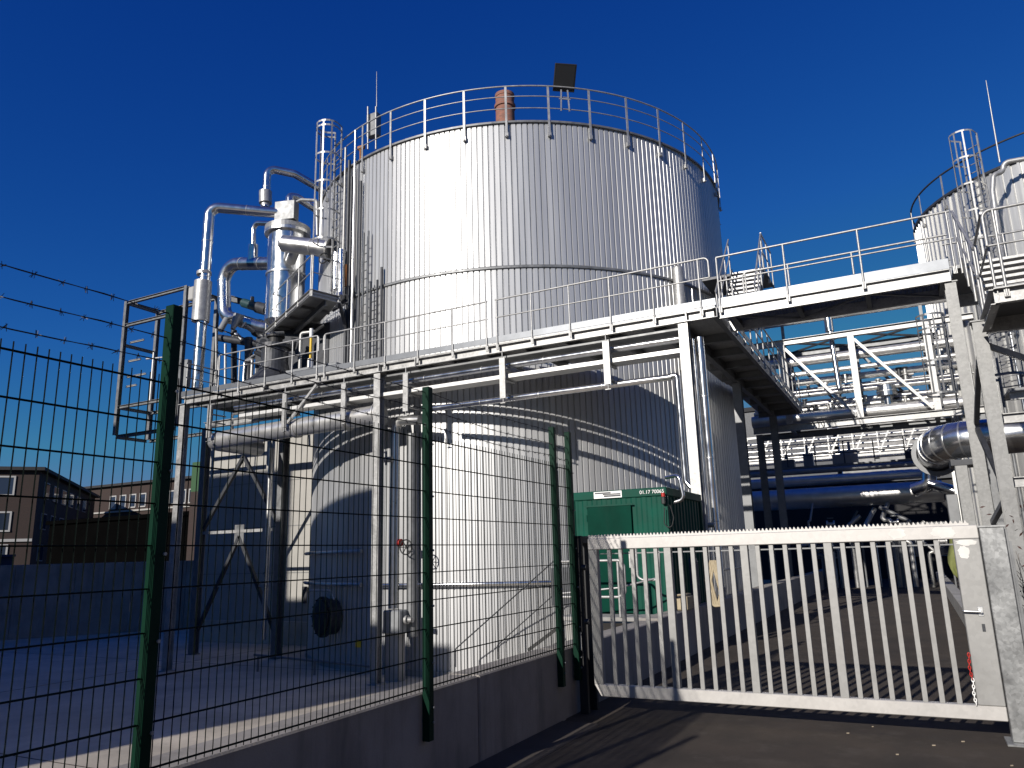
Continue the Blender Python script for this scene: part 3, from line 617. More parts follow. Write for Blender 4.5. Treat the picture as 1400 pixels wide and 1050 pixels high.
# handrails by the tank
sr = thing('stair_handrail', (-9.3,15.3,G), 'slim dark handrail slanting up to the right in front of the tank foot', 'handrail')
r0, r1, r2_ = P(623,887,15.25), P(765,760,15.6), P(623,912,15.25)
MB().tube(fillet([r2_, r0, r1], .05), .016, 8).build('rail', M['dark'], sr)
a_, b_ = P(680,882,15.4), P(765,806,15.6)
MB().tube(fillet([a_-V((0,0,.3)), a_, b_], .05), .013, 8).build('rail', M['dark'], sr)
for px_, py_ in ((680,836),(735,787)):
    q = P(px_,py_,15.45); MB().tube([q, q-V((0,0,.85))], .014, 8).build('post', M['galv' if px_ > 700 else 'dark'], sr)
MB().bar(P(722,889,15.5), P(770,853,15.6), .03, .07).build('stringer', M['black'], sr)
MB().box(P(770,800,15.6).x-.1, P(790,800,15.6).x, 15.2, 15.75, .52, 1.3).build('landing', M['dark'], sr)

# ================================================================== GREEN CONTAINER
cg = thing('green_container', (-4.3,13.1,.52), 'dark green steel container cabin with a flat door behind the gate', 'container')
cx0, cx1, cy0, cy1, cz0, cz1 = -5.12, -3.42, 11.92, 14.2, .52, 2.60
mb = MB(); pts = []
def corr(a_, b_, n, dpt):             # corrugated wall outline
    L_ = V(b_)-V(a_); nn = V((L_.y,-L_.x,0)).normalized()*dpt; out = []
    for k in range(n):
        for f, h_ in ((0,0),(.35,0),(.5,1),(.85,1)): out.append(V(a_)+L_*((k+f)/n)+nn*-h_)
    return out
out = corr((cx0+.08,cy0+.02,0),(cx1-.08,cy0+.02,0),9,.008)+corr((cx1-.02,cy0+.08,0),(cx1-.02,cy1-.08,0),11,.02)+[V((cx1-.08,cy1,0)),V((cx0+.08,cy1,0))]+[V((cx0+.02,cy1-.08,0)),V((cx0+.02,cy0+.08,0))]
mb.prism([p+V((0,0,cz0+.1)) for p in out], (0,0,cz1-cz0-.22)); mb.build('wall', M['cgreen'], cg)
mb = MB(); mb.box(cx0,cx1,cy0,cy1,cz1-.14,cz1); mb.build('roof', M['cgreen'], cg, .012)
mb = MB(); mb.box(cx0,cx1,cy0,cy1,cz0,cz0+.12)
for x, y in ((cx0,cy0),(cx1-.1,cy0),(cx0,cy1-.1),(cx1-.1,cy1-.1)): mb.box(x-.003,x+.103,y-.003,y+.103,cz0+.12,cz1-.14)
mb.build('frame', M['cgreen'], cg, .006)
mb = MB(); mb.box(-4.78,-4.02,cy0-.035,cy0+.015,cz0+.13,2.34); d_ = mb.build('door', M['cgreen2'], cg, .004)
MB().bar((-4.08,cy0-.06,1.35),(-4.08,cy0-.06,1.6), .02, .02).build('handle', M['galv'], d_)
mb = MB(); mb.box(-4.82,-3.98,cy0-.045,cy0-.036,2.34,2.365); mb.build('drip_strip', M['cgreen'], cg)
for z in (.9, 1.5, 2.1): MB().tube([(-4.795,cy0-.04,z),(-4.795,cy0-.04,z+.11)], .014, 8).build('hinge', M['cgreen'], cg)
mb = MB(); mb.box(-4.66,-4.17,cy0-.008,cy0-.003,2.475,2.585); sgn = mb.build('name_plate', M['wplas'], cg)
def text(s, loc, size, m_, parent, name, rot=(PI/2,0,0), ext=.001):
    cu = bpy.data.curves.new(name, 'FONT'); cu.body = s; cu.size = size; cu.extrude = ext; cu.align_x = 'CENTER'; cu.align_y = 'CENTER'
    o = bpy.data.objects.new('tmp', cu); COL.objects.link(o); dg = bpy.context.evaluated_depsgraph_get(); me = bpy.data.meshes.new_from_object(o.evaluated_get(dg)); bpy.data.objects.remove(o)
    me.materials.clear(); me.materials.append(m_); t = bpy.data.objects.new(name, me); COL.objects.link(t)
    t.parent = parent; t.location = V(loc)-ORG.get(parent.name, V((0,0,0))); t.rotation_euler = rot; return t
mb = MB(); mb.box(-4.64,-4.36,cy0-.0115,cy0-.0095,2.55,2.572); mb.box(-4.5,-4.19,cy0-.0115,cy0-.0095,2.527,2.545); mb.box(-4.48,-4.19,cy0-.0115,cy0-.0095,2.495,2.52); mb.build('lettering', M['dark'], cg)
text('01.17 70065', (-3.66,cy0-.012,2.53), .082, M['wplas'], cg, 'number')
# beacon and hoop
bc = thing('alarm_beacon', (-3.45,11.9,2.5), 'red alarm beacon with a looped black cable at the container corner', 'beacon')
MB().tube([(-3.46,11.86,2.44),(-3.46,11.86,2.50)], .032, 12).build('lamp', M['red'], bc); MB().box(-3.49,-3.43,11.83,11.9,2.32,2.44).build('base', M['black'], bc, .01)
MB().tube(fillet([(-3.45,11.85,2.26),(-3.47,11.83,2.0),(-3.36,11.83,1.93),(-3.31,11.85,2.1),(-3.36,11.85,2.3)], .08), .008, 6).build('cable', M['black'], bc)
pipe('vent_pipe', [(-3.52,12.3,2.78),(-3.28,12.2,2.80),(-3.22,12.2,2.40),(-3.40,12.2,2.36)], .032, 'small bright hook shaped vent pipe on top of the container corner', bend=.09)
bx_ = fillet([(-17.9,19.9,5.2),(-17.9,19.9,4.2),(-17.0,19.2,4.35),(-17.0,19.2,5.0)],.1); solo(MB().tube(bx_, .06, 10), 'u_pipe', M['dull'], 'dark U shaped pipe between the shed and the tank under the walkway', 'pipe')
# container handrails
hr = thing('container_handrail', (-4.5,11.3,.65), 'galvanised pipe handrails in front of the green container door', 'handrail')
def loop(pts, nm='rail', r=.02): return MB().tube(fillet(pts, .07), r, 8).build(nm, M['galv'], hr)
loop([(-4.95,11.0,1.48),(-3.95,11.0,1.48),(-3.88,11.0,1.40),(-3.88,11.0,1.0),(-4.0,11.0,.95),(-4.9,11.0,.95)])
for x in (-4.62,-3.98): loop([(x,11.0,.66),(x,11.0,1.46)], 'post')
loop([(-3.78,11.3,1.68),(-3.78,11.3,1.22),(-3.7,11.3,1.18),(-3.45,11.3,1.18),(-3.42,11.3,1.6)]); loop([(-3.44,11.3,.67),(-3.44,11.3,1.66)], 'post'); loop([(-4.95,11.0,1.0),(-4.0,11.05,1.08),(-3.5,11.3,1.2)], 'rail', .014)
MB().box(-5.0,-3.5,11.0,11.6,.60,.66).build('step_slab', M['conc'], hr, .01)
# pipes beside the corner column
pipe('riser_pipe', [(-3.34,14.8,.9),(-3.34,14.8,5.78)], .085, 'tall bright pipe right of the corner column of the walkway', 'pipe', bands=1.6)
pipe('riser_pipe', [(-3.43,14.62,1.2),(-3.43,14.62,5.72)], .028, 'thin bright pipe between the corner column and the tall pipe', 'pipe')
pipe('riser_pipe', [(-3.95,YF+.32,5.05),(-3.84,YF+.32,5.05),(-3.83,YF+.32,2.9),(-3.7,YF+.3,2.75)], .06, 'bright pipe running down the left of the corner column', 'pipe', .14)
cl = thing('pipe_valve', (-3.4,14.6,1.9), 'small pale valve cluster low beside the corner column', 'valve')
MB().tube([(-3.52,14.55,2.05),(-3.30,14.55,2.05)], .05, 10).build('body', M['galv'], cl); MB().tube([(-3.45,14.5,1.75),(-3.45,14.5,2.25)], .035, 10).build('stem', M['galv'], cl)
pipe('post_cap', [(-3.42,11.9,.3),(-3.42,11.9,.31)], .01, 'x'); bpy.data.objects.remove([x for x in COL.objects if x.name.startswith('post_cap')][0])
dr = thing('blue_drum', (-3.5,13.2,.68), 'blue plastic drum standing on the wall behind the gate bars', 'drum')
MB().lathe((-3.48,13.2,.70), [(0,0),(.13,0),(.15,.04),(.15,.3),(.155,.32),(.15,.34),(.15,.7),(.13,.76),(0,.76)], 20).build('body', M['blue'], dr)
MB().lathe((-3.48,13.2,1.46), [(.05,0),(.05,.07),(0,.07)], 12).build('cap', M['black'], dr)
m = MB()
for k in range(3): m.tube(fillet([(-3.06+.03*k,13.0,1.42),(-3.16+.04*k,12.98,1.1),(-3.04+.03*k,12.98,.55),(-2.94+.02*k,12.98,.9),(-3.04+.03*k,13.0,1.42)], .1), .022, 8)
solo(m, 'hose', M['rope'], 'beige hose hanging in loops beside the blue drum', 'hose')
MB_ = MB(); MB_.box(-3.5,-3.24,12.0,12.4,.69,.90); MB_.box(-3.48,-3.26,12.02,12.38,.90,.93); solo(MB_, 'junction_box', M['rope'], 'cream box on the wall top below the walkway corner column', 'box', bevel=.02)
MB_ = MB(); MB_.tube([(-3.40,11.6,.69),(-3.40,11.6,1.72)], .02, 8); MB_.tube([(-3.40,11.6,1.62),(-3.40,11.6,1.66)], .035, 10); solo(MB_, 'slim_post', M['wplas'], 'slim white post on the wall right of the green container', 'post')
rl = thing('wall_railing', (-3.4,17,.68), 'galvanised handrail on the wall beyond the container', 'railing')
for y in (15.4,16.6,17.8): MB().tube([(-3.4,y,.68),(-3.4,y,1.65)], .02, 8).build('post', M['galv'], rl)
for z in (1.2,1.65): MB().tube([(-3.4,15.3,z),(-3.4,17.9,z)], .02, 8).build('rail', M['galv'], rl)
cw = thing('wall_conduit', (-4.0, 15.9, 0), 'bright downpipe on the right of the big tank above the walkway', 'pipe')
a = math.radians(-26); q = V((TC[0]+(TR+.16)*math.cos(a), TC[1]+(TR+.16)*math.sin(a), 0))
MB().tube([q+V((0,0,6.3)), q+V((0,0,9.2))], .15, 16).build('duct', M['galv'], cw); MB().tube([q+V((.3,.2,6.3)), q+V((.3,.2,8.6))], .03, 8).build('conduit', M['pipe2'], cw)
MB().lathe(q+V((0,0,9.2)), [(.15,0),(.10,.06),(0,.08)], 16).build('cap', M['galv'], cw)

# tank stair behind the bridge, at the right of the big tank
ts = thing('tank_stair', (-3.4,20,6.3), 'steel stair with open treads rising beside the right flank of the big tank', 'stair')
def flight(t, a_, b_, w_, n, mt='galv', st='dull', hand=1.0):
    a_, b_ = V(a_), V(b_); d_ = b_-a_; h = V((d_.x,d_.y,0)).normalized(); s = V((-h.y,h.x,0))
    for k in (-1,1): MB().bar(a_+s*k*w_/2, b_+s*k*w_/2, .02, .24, (0,0,1)).build('stringer', M[st], t)
    m = MB(); p = a_+d_*(.5/n); m.obox(p, s*(w_/2-.012), h*.13, V((0,0,.022))); r = m.build('tread', M[mt], t); rep(r, [tuple(d_*(k/n)) for k in range(1,n)])
    for k in (-1,1):
        o_ = s*k*(w_/2+.03); m = MB(); m.tube([a_+o_+V((0,0,hand)), b_+o_+V((0,0,hand))], .022, 8); r = m.build('handrail', M[mt], t)
        MB().tube([a_+o_+V((0,0,hand*.55)), b_+o_+V((0,0,hand*.55))], .016, 8).build('rail', M[mt], r)
        for i in range(4): p = a_+o_+d_*((i+.1)/3.3); MB().tube([p-V((0,0,.1)), p+V((0,0,hand))], .02, 8).build('post', M[mt], r)
flight(ts, (-2.92,16.9,6.4), (-3.12,20.3,9.0), .80, 13)
MB().box(-4.4,-2.7,20.4,22.0,8.98,9.05).build('landing', M['dark'], ts)
railing(ts, [(-2.7,20.4,10.05),(-2.7,22,10.05)], [(-2.7,20.4,10.05),(-2.7,21.2,10.05),(-2.7,22,10.05)], 10.05, 9.5, 9.0)
MB().bar((-4.45,17.7,6.45),(-4.0,18.5,7.0), .02, .06).build('yellow_edge', M['yell'], ts)

# ================================================================== PROCESS UNIT, LEFT
# small radial platform
pf = thing('service_platform', (-16,16.5,9), 'small grey service platform hung high on the left of the big tank', 'platform')
A, B, Cc, Dd = [V((x*.955, y*.955, 8.62)) for x, y in ((-14.18,15.32),(-13.9,16.22),(-18.2,17.56),(-17.6,18.7))]
mb = MB(); mb.prism([A,B,Dd,Cc], (0,0,.05)); mb.build('deck', M['galv'], pf)
mb = MB(); mb.chan(A,Cc,.08,.2); mb.chan(B,A,.08,.2); mb.chan(Cc,Dd,.08,.2); mb.build('edge_beam', M['galv'], pf)
for f in (.25,.5,.75): p = A.lerp(Cc,f); q = B.lerp(Dd,f); MB().ibeam(p-V((0,0,.02)), q-V((0,0,.02)), .1, .16).build('joist', M['dull'], pf)
mb = MB(); mb.ibeam(A.lerp(B,.5)-V((0,0,.18)), Cc.lerp(Dd,.5)-V((0,0,.18)), .1, .16); mb.build('joist', M['dull'], pf)
for (a_, b_, n) in ((A,Cc,5),(A,B,2)):
    m = MB(); m.tube([a_+V((0,0,1.1)), b_+V((0,0,1.1))], .02, 8); r = m.build('railing', M['galv'], pf); MB().tube([a_+V((0,0,.6)), b_+V((0,0,.6))], .014, 8).build('rail', M['galv'], r)
    for i in range(n): p = a_.lerp(b_, (i+.04)/(n-.9)); MB().tube([p-V((0,0,.1)), p+V((0,0,1.1))], .022, 8).build('post', M['galv'], r)
for a_, b_ in ((B-V((0,0,.1)), V((-13.5,16.2,7.6))),(B.lerp(Dd,.5)-V((0,0,.1)), V((-15.2,17.2,7.4)))): MB().bar(a_, b_, .08, .08).build('bracket', M['dark'], pf)
# vessel
vx = P(393,330,17.0); vz0 = 8.68
vs_ = thing('scrubber_vessel', (vx.x,vx.y,vz0), 'upright silver vessel with a flanged lid among the pipes left of the tank', 'vessel')
zt = 12.0
MB().lathe((vx.x,vx.y,0), [(0,vz0-.1),(.35,vz0),(.60,vz0+.3),(.60,zt-.1)], 40).build('body', M['pipe'], vs_)
MB().lathe((vx.x,vx.y,0), [(.60,zt-.1),(.72,zt-.1),(.72,zt+.0),(.60,zt+.0)], 40, sm=False).build('flange', M['pipe2'], vs_)
MB().lathe((vx.x,vx.y,0), [(.72,zt+.004),(.72,zt+.16),(.45,zt+.24),(0,zt+.26)], 40, sm=False).build('lid', M['galv'], vs_)
MB().lathe((vx.x,vx.y,0), [(.615,zt-1.5),(.63,zt-1.5),(.63,zt-1.44),(.615,zt-1.44)], 40, sm=False).build('jacket_band', M['pipe2'], vs_)
# pipes
A0 = P(269,531,15.3); A1 = P(287,283,15.3); A2 = P(388,292,16.6)
t = pipe('tall_pipe', [A0, A1, A2], .165, 'tall silver riser left of the vessel bending to a long level top run', 'pipe', .3, bands=1.3, n=20)
m = MB(); q0 = P(278,385,15.3); q1 = P(274,440,15.3); m.tube([q0,q1], .26, 20); m.tube([P(279,372,15.3),P(279,376,15.3)], .22, 20); m.build('collar', M['galv'], t)
MB().obox(P(264,402,15.2), (.12,0,0), (0,.1,0), (0,0,.22)).build('side_box', M['white'], t, .03)
q = P(392,290,16.6); MB_ = MB().obox(q, (.32,.10,0), (-.05,.16,0), (0,0,.32)); solo(MB_, 'damper_box', M['dull'], 'square grey plate box above the vessel lid', 'box', bevel=.01)
B0 = P(363,283,17.0); B1 = P(366,230,17.0); B2 = P(403,238,17.6); B3 = P(446,263,18.6)
t = pipe('upper_pipe', [B0,B1,B2,B3], .135, 'highest silver pipe arching over towards the caged ladder', 'pipe', .25, bands=1.2, n=18)
m = MB(); m.tube([P(363,278,17.0),P(363,262,17.0)], .21, 20); m.tube([P(363,282,17.0),P(363,278,17.0)], .15, 16); m.build('collar', M['galv'], t)
pipe('inverted_pipe', [V((vx.x+.12,vx.y,zt+.2)), P(396,268,17.0), P(406,270,17.2), P(446,295,18.2)], .13, 'silver pipe looping up from the vessel lid and down to the tank', 'pipe', .22, n=18)
t = pipe('small_pipe', [P(402,278,17.0), P(412,273,17.0), P(433,274,17.0), P(434,322,17.0)], .05, 'thin pale pipe hooking down right of the vessel lid', 'galv', .12)
pipe('bypass_pipe', [P(346,356,17.0), P(347,305,17.0), P(385,306,17.0)], .085, 'slim silver pipe left of the vessel with an elbow at its lid', 'pipe', .18, n=16, bands=2.5, flange=[(P(346,347,17.0),(0,0,1),.16,.62),(P(346,356,17.0),(0,0,1),.2,.12)])
pipe('loop_pipe', [P(384,360,17.0), P(306,361,17.0), P(307,432,17.0), P(356,447,17.0), P(378,452,17.0)], .215, 'fat silver pipe looping out of the vessel and back below it', 'pipe', .52, n=24, bands=.9)
dc = thing('cross_duct', tuple(P(390,330,16.2)), 'fat silver duct with an angled end in front of the vessel', 'duct')
c0 = P(388,333,16.1); c1 = P(452,341,16.5)
MB().tube([c0,c1], .26, 24).build('jacket', M['pipe2'], dc); dv = (c1-c0).normalized()
MB().tube([c0-dv*.14, c0], [.17,.262], 6).build('angled_end', M['galv'], dc)
mb = MB(); mb.tube([c0.lerp(c1,.62)-dv*.015, c0.lerp(c1,.62)+dv*.015], .272, 24); mb.tube([c1-dv*.03, c1+dv*.03], .38, 24); mb.build('flange', M['galv'], dc)
pipe('branch_duct', [P(405,338,16.4), P(392,370,16.9), P(380,395,17.2)], .16, 'short silver branch slanting down from the cross duct', 'pipe2', .2, n=18)
g1 = thing('level_gauge', tuple(P(466,400,15.9)), 'tall shiny level gauge tube on the left of the big tank', 'gauge')
MB().tube([P(466,405,15.9), P(467,342,15.9)], .10, 16).build('tube', M['pipe'], g1); MB().tube([P(458,395,15.9), P(459,345,15.9)], .07, 14).build('side_tube', M['pipe'], g1); MB().lathe(P(466,405,15.9), [(0,-.16),(.1,-.12),(.15,0),(.12,.1),(0,.1)], 16).build('bulb', M['pipe'], g1)
MB().tube([P(472,392,16.0), P(473,362,16.0)], .05, 10).build('rusty_strip', M['rust'], g1)
m = MB()
for (x,y) in ((470,412),(478,420),(462,418),(476,406)): m.lathe(P(x,y,16.0), [(0,-.05),(.08,-.05),(.08,.05),(0,.05)], 12, (random.random(),1,random.random()))
for (a_,b_) in (((455,425),(482,410)),((465,428),(470,400)),((480,425),(484,398))): m.tube([P(*a_,16.0), P(*b_,16.0)], .03, 8)
solo(m, 'valve_cluster', M['dark'], 'dark cluster of small valves under the level gauge', 'valves')
hd = thing('elbow_valve', tuple(P(423,355,16.0)), 'dark hand valve under the cross duct beside the platform rail', 'valve')
m = MB(); c_ = P(442,353,16.1); m.tube([c_+V((.16*math.cos(2*PI*i/16),0,.16*math.sin(2*PI*i/16))) for i in range(17)], .02, 6, False); m.tube([c_, c_+V((0,.25,0))], .04, 8); m.build('hand_wheel', M['black'], hd)
# dark machinery between
bl = thing('blower', tuple(P(375,505,15.6)), 'dark blower motor with a conical base on the walkway below the vessel', 'blower')
c_ = P(375,505,15.6); c_.z = DZ+.02
MB().lathe(c_, [(0,0),(.95,0),(.95,.10),(.45,.62),(.38,.9),(.38,1.3),(.46,1.32),(.46,1.42),(0,1.45)], 28, sm=False).build('housing', M['dark'], bl)
MB().lathe(c_+V((0,0,1.45)), [(.2,0),(.2,.2),(.26,.21),(.26,.26),(0,.28)], 20, sm=False).build('motor', M['black'], bl)
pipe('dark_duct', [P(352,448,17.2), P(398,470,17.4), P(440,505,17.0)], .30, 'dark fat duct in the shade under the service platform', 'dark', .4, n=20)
cv = MB(); cv.box(-15.6,-13.4,15.55,16.25,DZ+.02,DZ+.62); solo(cv, 'skid_box', M['grey'], 'low grey equipment box on the walkway under the service platform', 'equipment box', bevel=.02)
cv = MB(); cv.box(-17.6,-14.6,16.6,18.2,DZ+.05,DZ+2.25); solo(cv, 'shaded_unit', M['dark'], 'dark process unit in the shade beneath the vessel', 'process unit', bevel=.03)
yb = thing('sample_tube', tuple(P(424,500,15.0)), 'yellow and white sample tube standing at the walkway rail', 'sampler')
q = P(424,503,15.0); MB().tube([q, q+V((0,0,.25))], .08, 12).build('base', M['wplas'], yb); MB().tube([q+V((0,0,.25)), q+V((0,0,.85))], .035, 10).build('tube', M['yell'], yb); MB().tube([q+V((0,0,.85)), q+V((0,0,1.1))], .05, 10).build('top', M['wplas'], yb)
# valve skid: many small pipes
rnd = random.Random(21)
for i in range(9):
    x = -17.9+.33*i+rnd.uniform(-.06,.06); y = 15.9+rnd.uniform(0,.9); z = DZ+.7+rnd.uniform(0,1.2); dx = rnd.uniform(-.5,.5)
    m_ = ['pipe2','dull','galv'][i%3]; kind = ['bright','dull grey','pale'][i%3]
    t = MB().tube(fillet([(x,y,DZ),(x,y,z),(x+dx,y+.1,z),(x+dx,y+.5,z+.3)], .09), .035+.02*rnd.random(), 8)
    solo(t, 'instrument_pipe', M[m_], 'thin instrument pipe bending among the valves at the left end of the walkway', 'pipe', 'instrument pipes at the left end of the walkway')
for i in range(8):
    q = V((-17.8+.36*i+rnd.uniform(-.1,.1), 15.7+rnd.uniform(0,.6), DZ+.9+rnd.uniform(0,1.7)))
    t = thing('small_valve', tuple(q), 'small round wheel valve among the thin pipes at the left end of the walkway', 'valve', 'small valves at the left end of the walkway')
    ax = V((rnd.uniform(-1,1),rnd.uniform(-1,.2),rnd.uniform(-.3,1))).normalized()
    MB().tube([q-ax*.14,q+ax*.14], .07, 12).build('body', M[['pipe2','dull','dark','grey'][i%4]], t); MB().lathe(q+ax*.2, [(0,0),(.11,0),(.11,.03),(0,.03)], 14, ax, False).build('wheel', M['dark'], t); MB().tube([q+ax*.1,q+ax*.2], .02, 6).build('stem', M['galv'], t)
m = MB()
for (x0_,z_) in ((-17.6,8.9),(-17.6,8.2),(-17.6,7.75)): m.ibeam((x0_,17.2,z_),(x0_+2.2,17.2,z_), .1, .14)
for x_ in (-17.6,-16.4,-15.4): m.ibeam((x_,17.2,DZ),(x_,17.2,9.0), .12, .12, .01, (0,1,0))
solo(m, 'steel_portal', M['dark'], 'dark steel frame carrying the pipes behind the left walkway rail', 'steel frame')
cn = thing('angled_motor', tuple(P(322,430,16.2)), 'pale conical actuator pointing down beside the loop pipe', 'actuator')
MB().tube([P(318,450,16.6), P(326,432,16.8)], [.07,.17], 14).build('cone', M['grey'], cn); MB().tube([P(301,452,16.6), P(310,436,16.8)], .10, 14).build('stub', M['grey'], cn); MB().tube([P(310,436,16.8), P(326,432,16.8), P(334,445,17.0)], .05, 8).build('arm', M['dark'], cn)
gm = thing('green_motor', tuple(P(338,418,17.1)), 'dark teal motor on a bracket behind the loop pipe', 'motor')
MB().tube([P(333,414,17.1), P(352,420,17.1)], .15, 16).build('body', mat('teal_enamel', (.008,.04,.045), .5), gm); MB().tube([P(352,420,17.1), P(366,424,17.1)], .19, 16).build('fan_cover', M['dark'], gm); MB().tube([P(345,417,17.1), P(345,406,17.1)], .06, 10).build('terminal_box', M['dark'], gm)
m = MB(); m.ibeam(P(300,404,17.4), P(372,424,18.2), .14, .2); solo(m, 'support_beam', M['dark'], 'dark steel beam behind the loop pipe and the teal motor', 'beam')
for i, (x_, y0_, y1_, Y_, r_, m_, lb_) in enumerate(((320,452,525,17.3,.10,'dark','dark upright post left of the blower'),(340,462,520,16.9,.13,'dark','thick dark standpipe left of the blower'),(404,455,505,16.8,.16,'dark','thick dark standpipe right of the blower'),(296,450,530,16.6,.05,'tcol','grey standpipe behind the tall silver riser'),(308,470,528,16.4,.04,'galv','pale standpipe near the left end of the walkway rail'),(362,448,512,17.2,.22,'dark','very thick dark standpipe right behind the blower'))):
    solo(MB().tube([P(x_,y0_,Y_), P(x_,y1_,Y_)], r_, 12), 'stand_pipe', M[m_], lb_, 'pipe')
pipe('cross_pipe', [P(300,462,16.9), P(350,470,17.0), P(430,476,17.0)], .12, 'dark cross pipe linking the standpipes behind the left walkway rail', 'dark', .2)
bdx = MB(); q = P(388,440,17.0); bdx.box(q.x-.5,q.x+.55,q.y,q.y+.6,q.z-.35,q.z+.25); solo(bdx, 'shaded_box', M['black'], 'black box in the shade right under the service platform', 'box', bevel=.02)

# left rack
rk = thing('steel_rack', (-22.4,17,6), 'open grey steel rack overhanging at the left end of the walkway', 'rack')
KR = 1.15; xl, xr, zb, ztp, yb_, yk = -20.9*KR, -18.2*KR, 1.6+3.83*KR, 1.6+8.06*KR, 14.42*KR, 15.55*KR
def zr_(z): return 1.6+(z-1.6)*KR
def RB(a_, b_, m_='dull', s=.11, nm='beam'): MB().ibeam(a_, b_, s, s, .012, (0,1,0) if abs(a_[2]-b_[2]) > 1 else (0,0,1)).build(nm, M[m_], rk)
for x in (xl, xr):
    for y in (yb_, yk): RB((x,y,zb),(x,y,ztp), 'dull', .13, 'upright')
for z in (ztp, zr_(8.92), zr_(6.33), zb): RB((xl+.07,yb_,z-.06),(xr-.07,yb_,z-.06)); 
for z in (ztp, zr_(6.33), zb): RB((xl+.07,yk,z-.06),(xr-.07,yk,z-.06), 'dull')
for x in (xl, xr):
    for z in ((ztp, zr_(8.3), zr_(6.33), zb) if x == xl else (ztp, zr_(6.33))): RB((x,yb_+.07,z-.06),(x,yk-.07,z-.06), 'dull', .1)
for z, l_ in ((8.35,.75),(7.75,.65),(7.25,1.0),(6.95,.55)): RB((xl+.07,yb_+.2,zr_(z)),(xl+.07+l_,yb_+.2,zr_(z)), 'galv', .06, 'bracket')
MB().obox((-19.0*KR,15.1*KR,zr_(7.2)), (.36,0,0), (0,.1,0), (0,0,.48)).build('control_panel', M['grey'], rk, .02)
m = MB()
for (a_,b_) in (((-20.3,14.8,7.8),(-19.6,15.3,7.9)),((-20.1,14.9,6.4),(-20.1,14.9,8.0)),((-19.3,14.9,5.5),(-19.3,14.9,8.6)),((-18.9,14.8,5.5),(-18.9,14.8,9.2))): m.tube([(a_[0]*KR,a_[1]*KR,zr_(a_[2])),(b_[0]*KR,b_[1]*KR,zr_(b_[2]))], .03, 8)
m.build('conduit', M['tray'], rk)
m = MB(); m.lathe((-19.2*KR,14.9*KR,zr_(8.6)), [(0,0),(.09,0),(.12,.2),(.06,.35),(0,.36)], 14); m.build('vent_cap', M['wplas'], rk)

# ================================================================== SHED BEHIND
sh = thing('panel_shed', (-20.5,22,G), 'pale panel clad shed behind the braced columns left of the tank', 'shed')
MB().box(-23.6,-17.6,20.2,25,G+.75,6.2).build('wall', M['tan'], sh)
MB().box(-23.65,-17.55,20.13,25.05,G,G+.75).build('plinth', M['conc2'], sh, .01)
MB().box(-23.75,-17.5,20.05,25.15,6.2,6.32).build('roof', M['dull'], sh)
mb = MB()
for z in (1.2,2.8,4.4): mb.box(-23.6,-17.6,20.19,20.2,z,z+.02)
mb.build('panel_joint', M['dull'], sh)
MB().box(-18.55,-18.35,20.08,20.13,.2,.75).build('vent', M['dark'], sh)

# ================================================================== STAIR TOWER RIGHT
tw = thing('stair_tower', (1.6,13,0), 'galvanised steel stair tower at the right end of the footbridge', 'stair tower')
for x, y, z in ((1.10,14.55,5.98),(1.22,12.55,4.72),(2.9,12.55,4.72),(3.0,14.55,5.98)):
    m = MB(); m.ibeam((x,y,0),(x,y,z), .17, .18, .014, (0,1,0)); m.build('column', M['tcol'], tw)
    MB().box(x-.11,x+.11,y-.11,y+.11,z,z+.02).build('head_plate', M['tcol'], tw)
# flight from lower landing up to the bridge level
flight(tw, (1.95,12.35,4.80), (1.95,14.45,6.25), 1.25, 8, 'galv', 'dull', 1.0)
mb = MB(); mb.box(1.3,3.4,10.9,12.3,4.70,4.75); mb.build('landing', M['dull'], tw)
mb = MB(); mb.chan((3.4,10.9,4.62),(1.28,10.9,4.62), .1, .2); mb.chan((1.28,10.9,4.62),(1.28,12.35,4.62), .1, .2); mb.chan((1.28,12.35,4.60),(3.4,12.35,4.60), .1, .2); mb.build('landing_beam', M['galv'], tw)
mb = MB(); mb.box(1.18,4.6,14.5,16.2,6.22,6.27); mb.build('upper_deck', M['dull'], tw)
mb = MB(); mb.chan((4.6,14.5,6.12),(2.62,14.5,6.12), .08, .2); mb.chan((1.2,16.2,6.1),(4.6,16.2,6.1), .08, .22); mb.build('deck_beam', M['galv'], tw)
MB().box(2.62,4.6,14.44,14.46,6.28,6.42).build('toe_plate', M['galv'], tw)
railing(tw, [(2.64,14.42),(4.6,14.42)], [(2.66,14.42),(3.6,14.42)], 7.27, 6.8, close=(0,))
railing(tw, [(1.2,16.15),(4.6,16.15)], [(1.25,16.15),(2.2,16.15),(3.2,16.15)], 7.27, 6.8)
railing(tw, [(1.3,10.9,5.78),(3.4,10.9,5.78)], [(1.42,10.9,5.78),(2.4,10.9,5.78)], 5.78, 5.3, 4.75, close=(0,))
railing(tw, [(1.3,10.95,5.78),(1.3,12.2,5.78)], [(1.32,11.0,5.78),(1.3,12.15,5.78)], 5.78, 5.3, 4.75)
for a_, b_, m_ in (((1.14,14.4,3.5),(1.22,12.7,4.5),'dull'),((1.14,14.4,3.4),(1.22,12.7,2.3),'dull'),((1.14,14.4,1.9),(1.22,12.7,2.2),'dull'),((1.14,14.4,1.8),(1.22,12.7,.3),'dull')):
    MB().bar(a_, b_, .07, .07).build('brace', M['dark' if b_[2] > 2.25 else 'dull'], tw)
mb = MB(); mb.ibeam((1.22,12.66,3.3),(2.9,12.66,3.3), .12, .14); mb.bar((1.25,12.6,4.4),(2.85,12.6,3.45), .08, .08, (0,1,0)); mb.ibeam((1.22,12.66,2.4),(2.9,12.66,2.4), .12, .14); mb.build('cross_beam', M['galv'], tw)
MB().box(1.5,2.9,12.5,12.52,2.55,2.62).build('yellow_edge', M['yell'], tw)
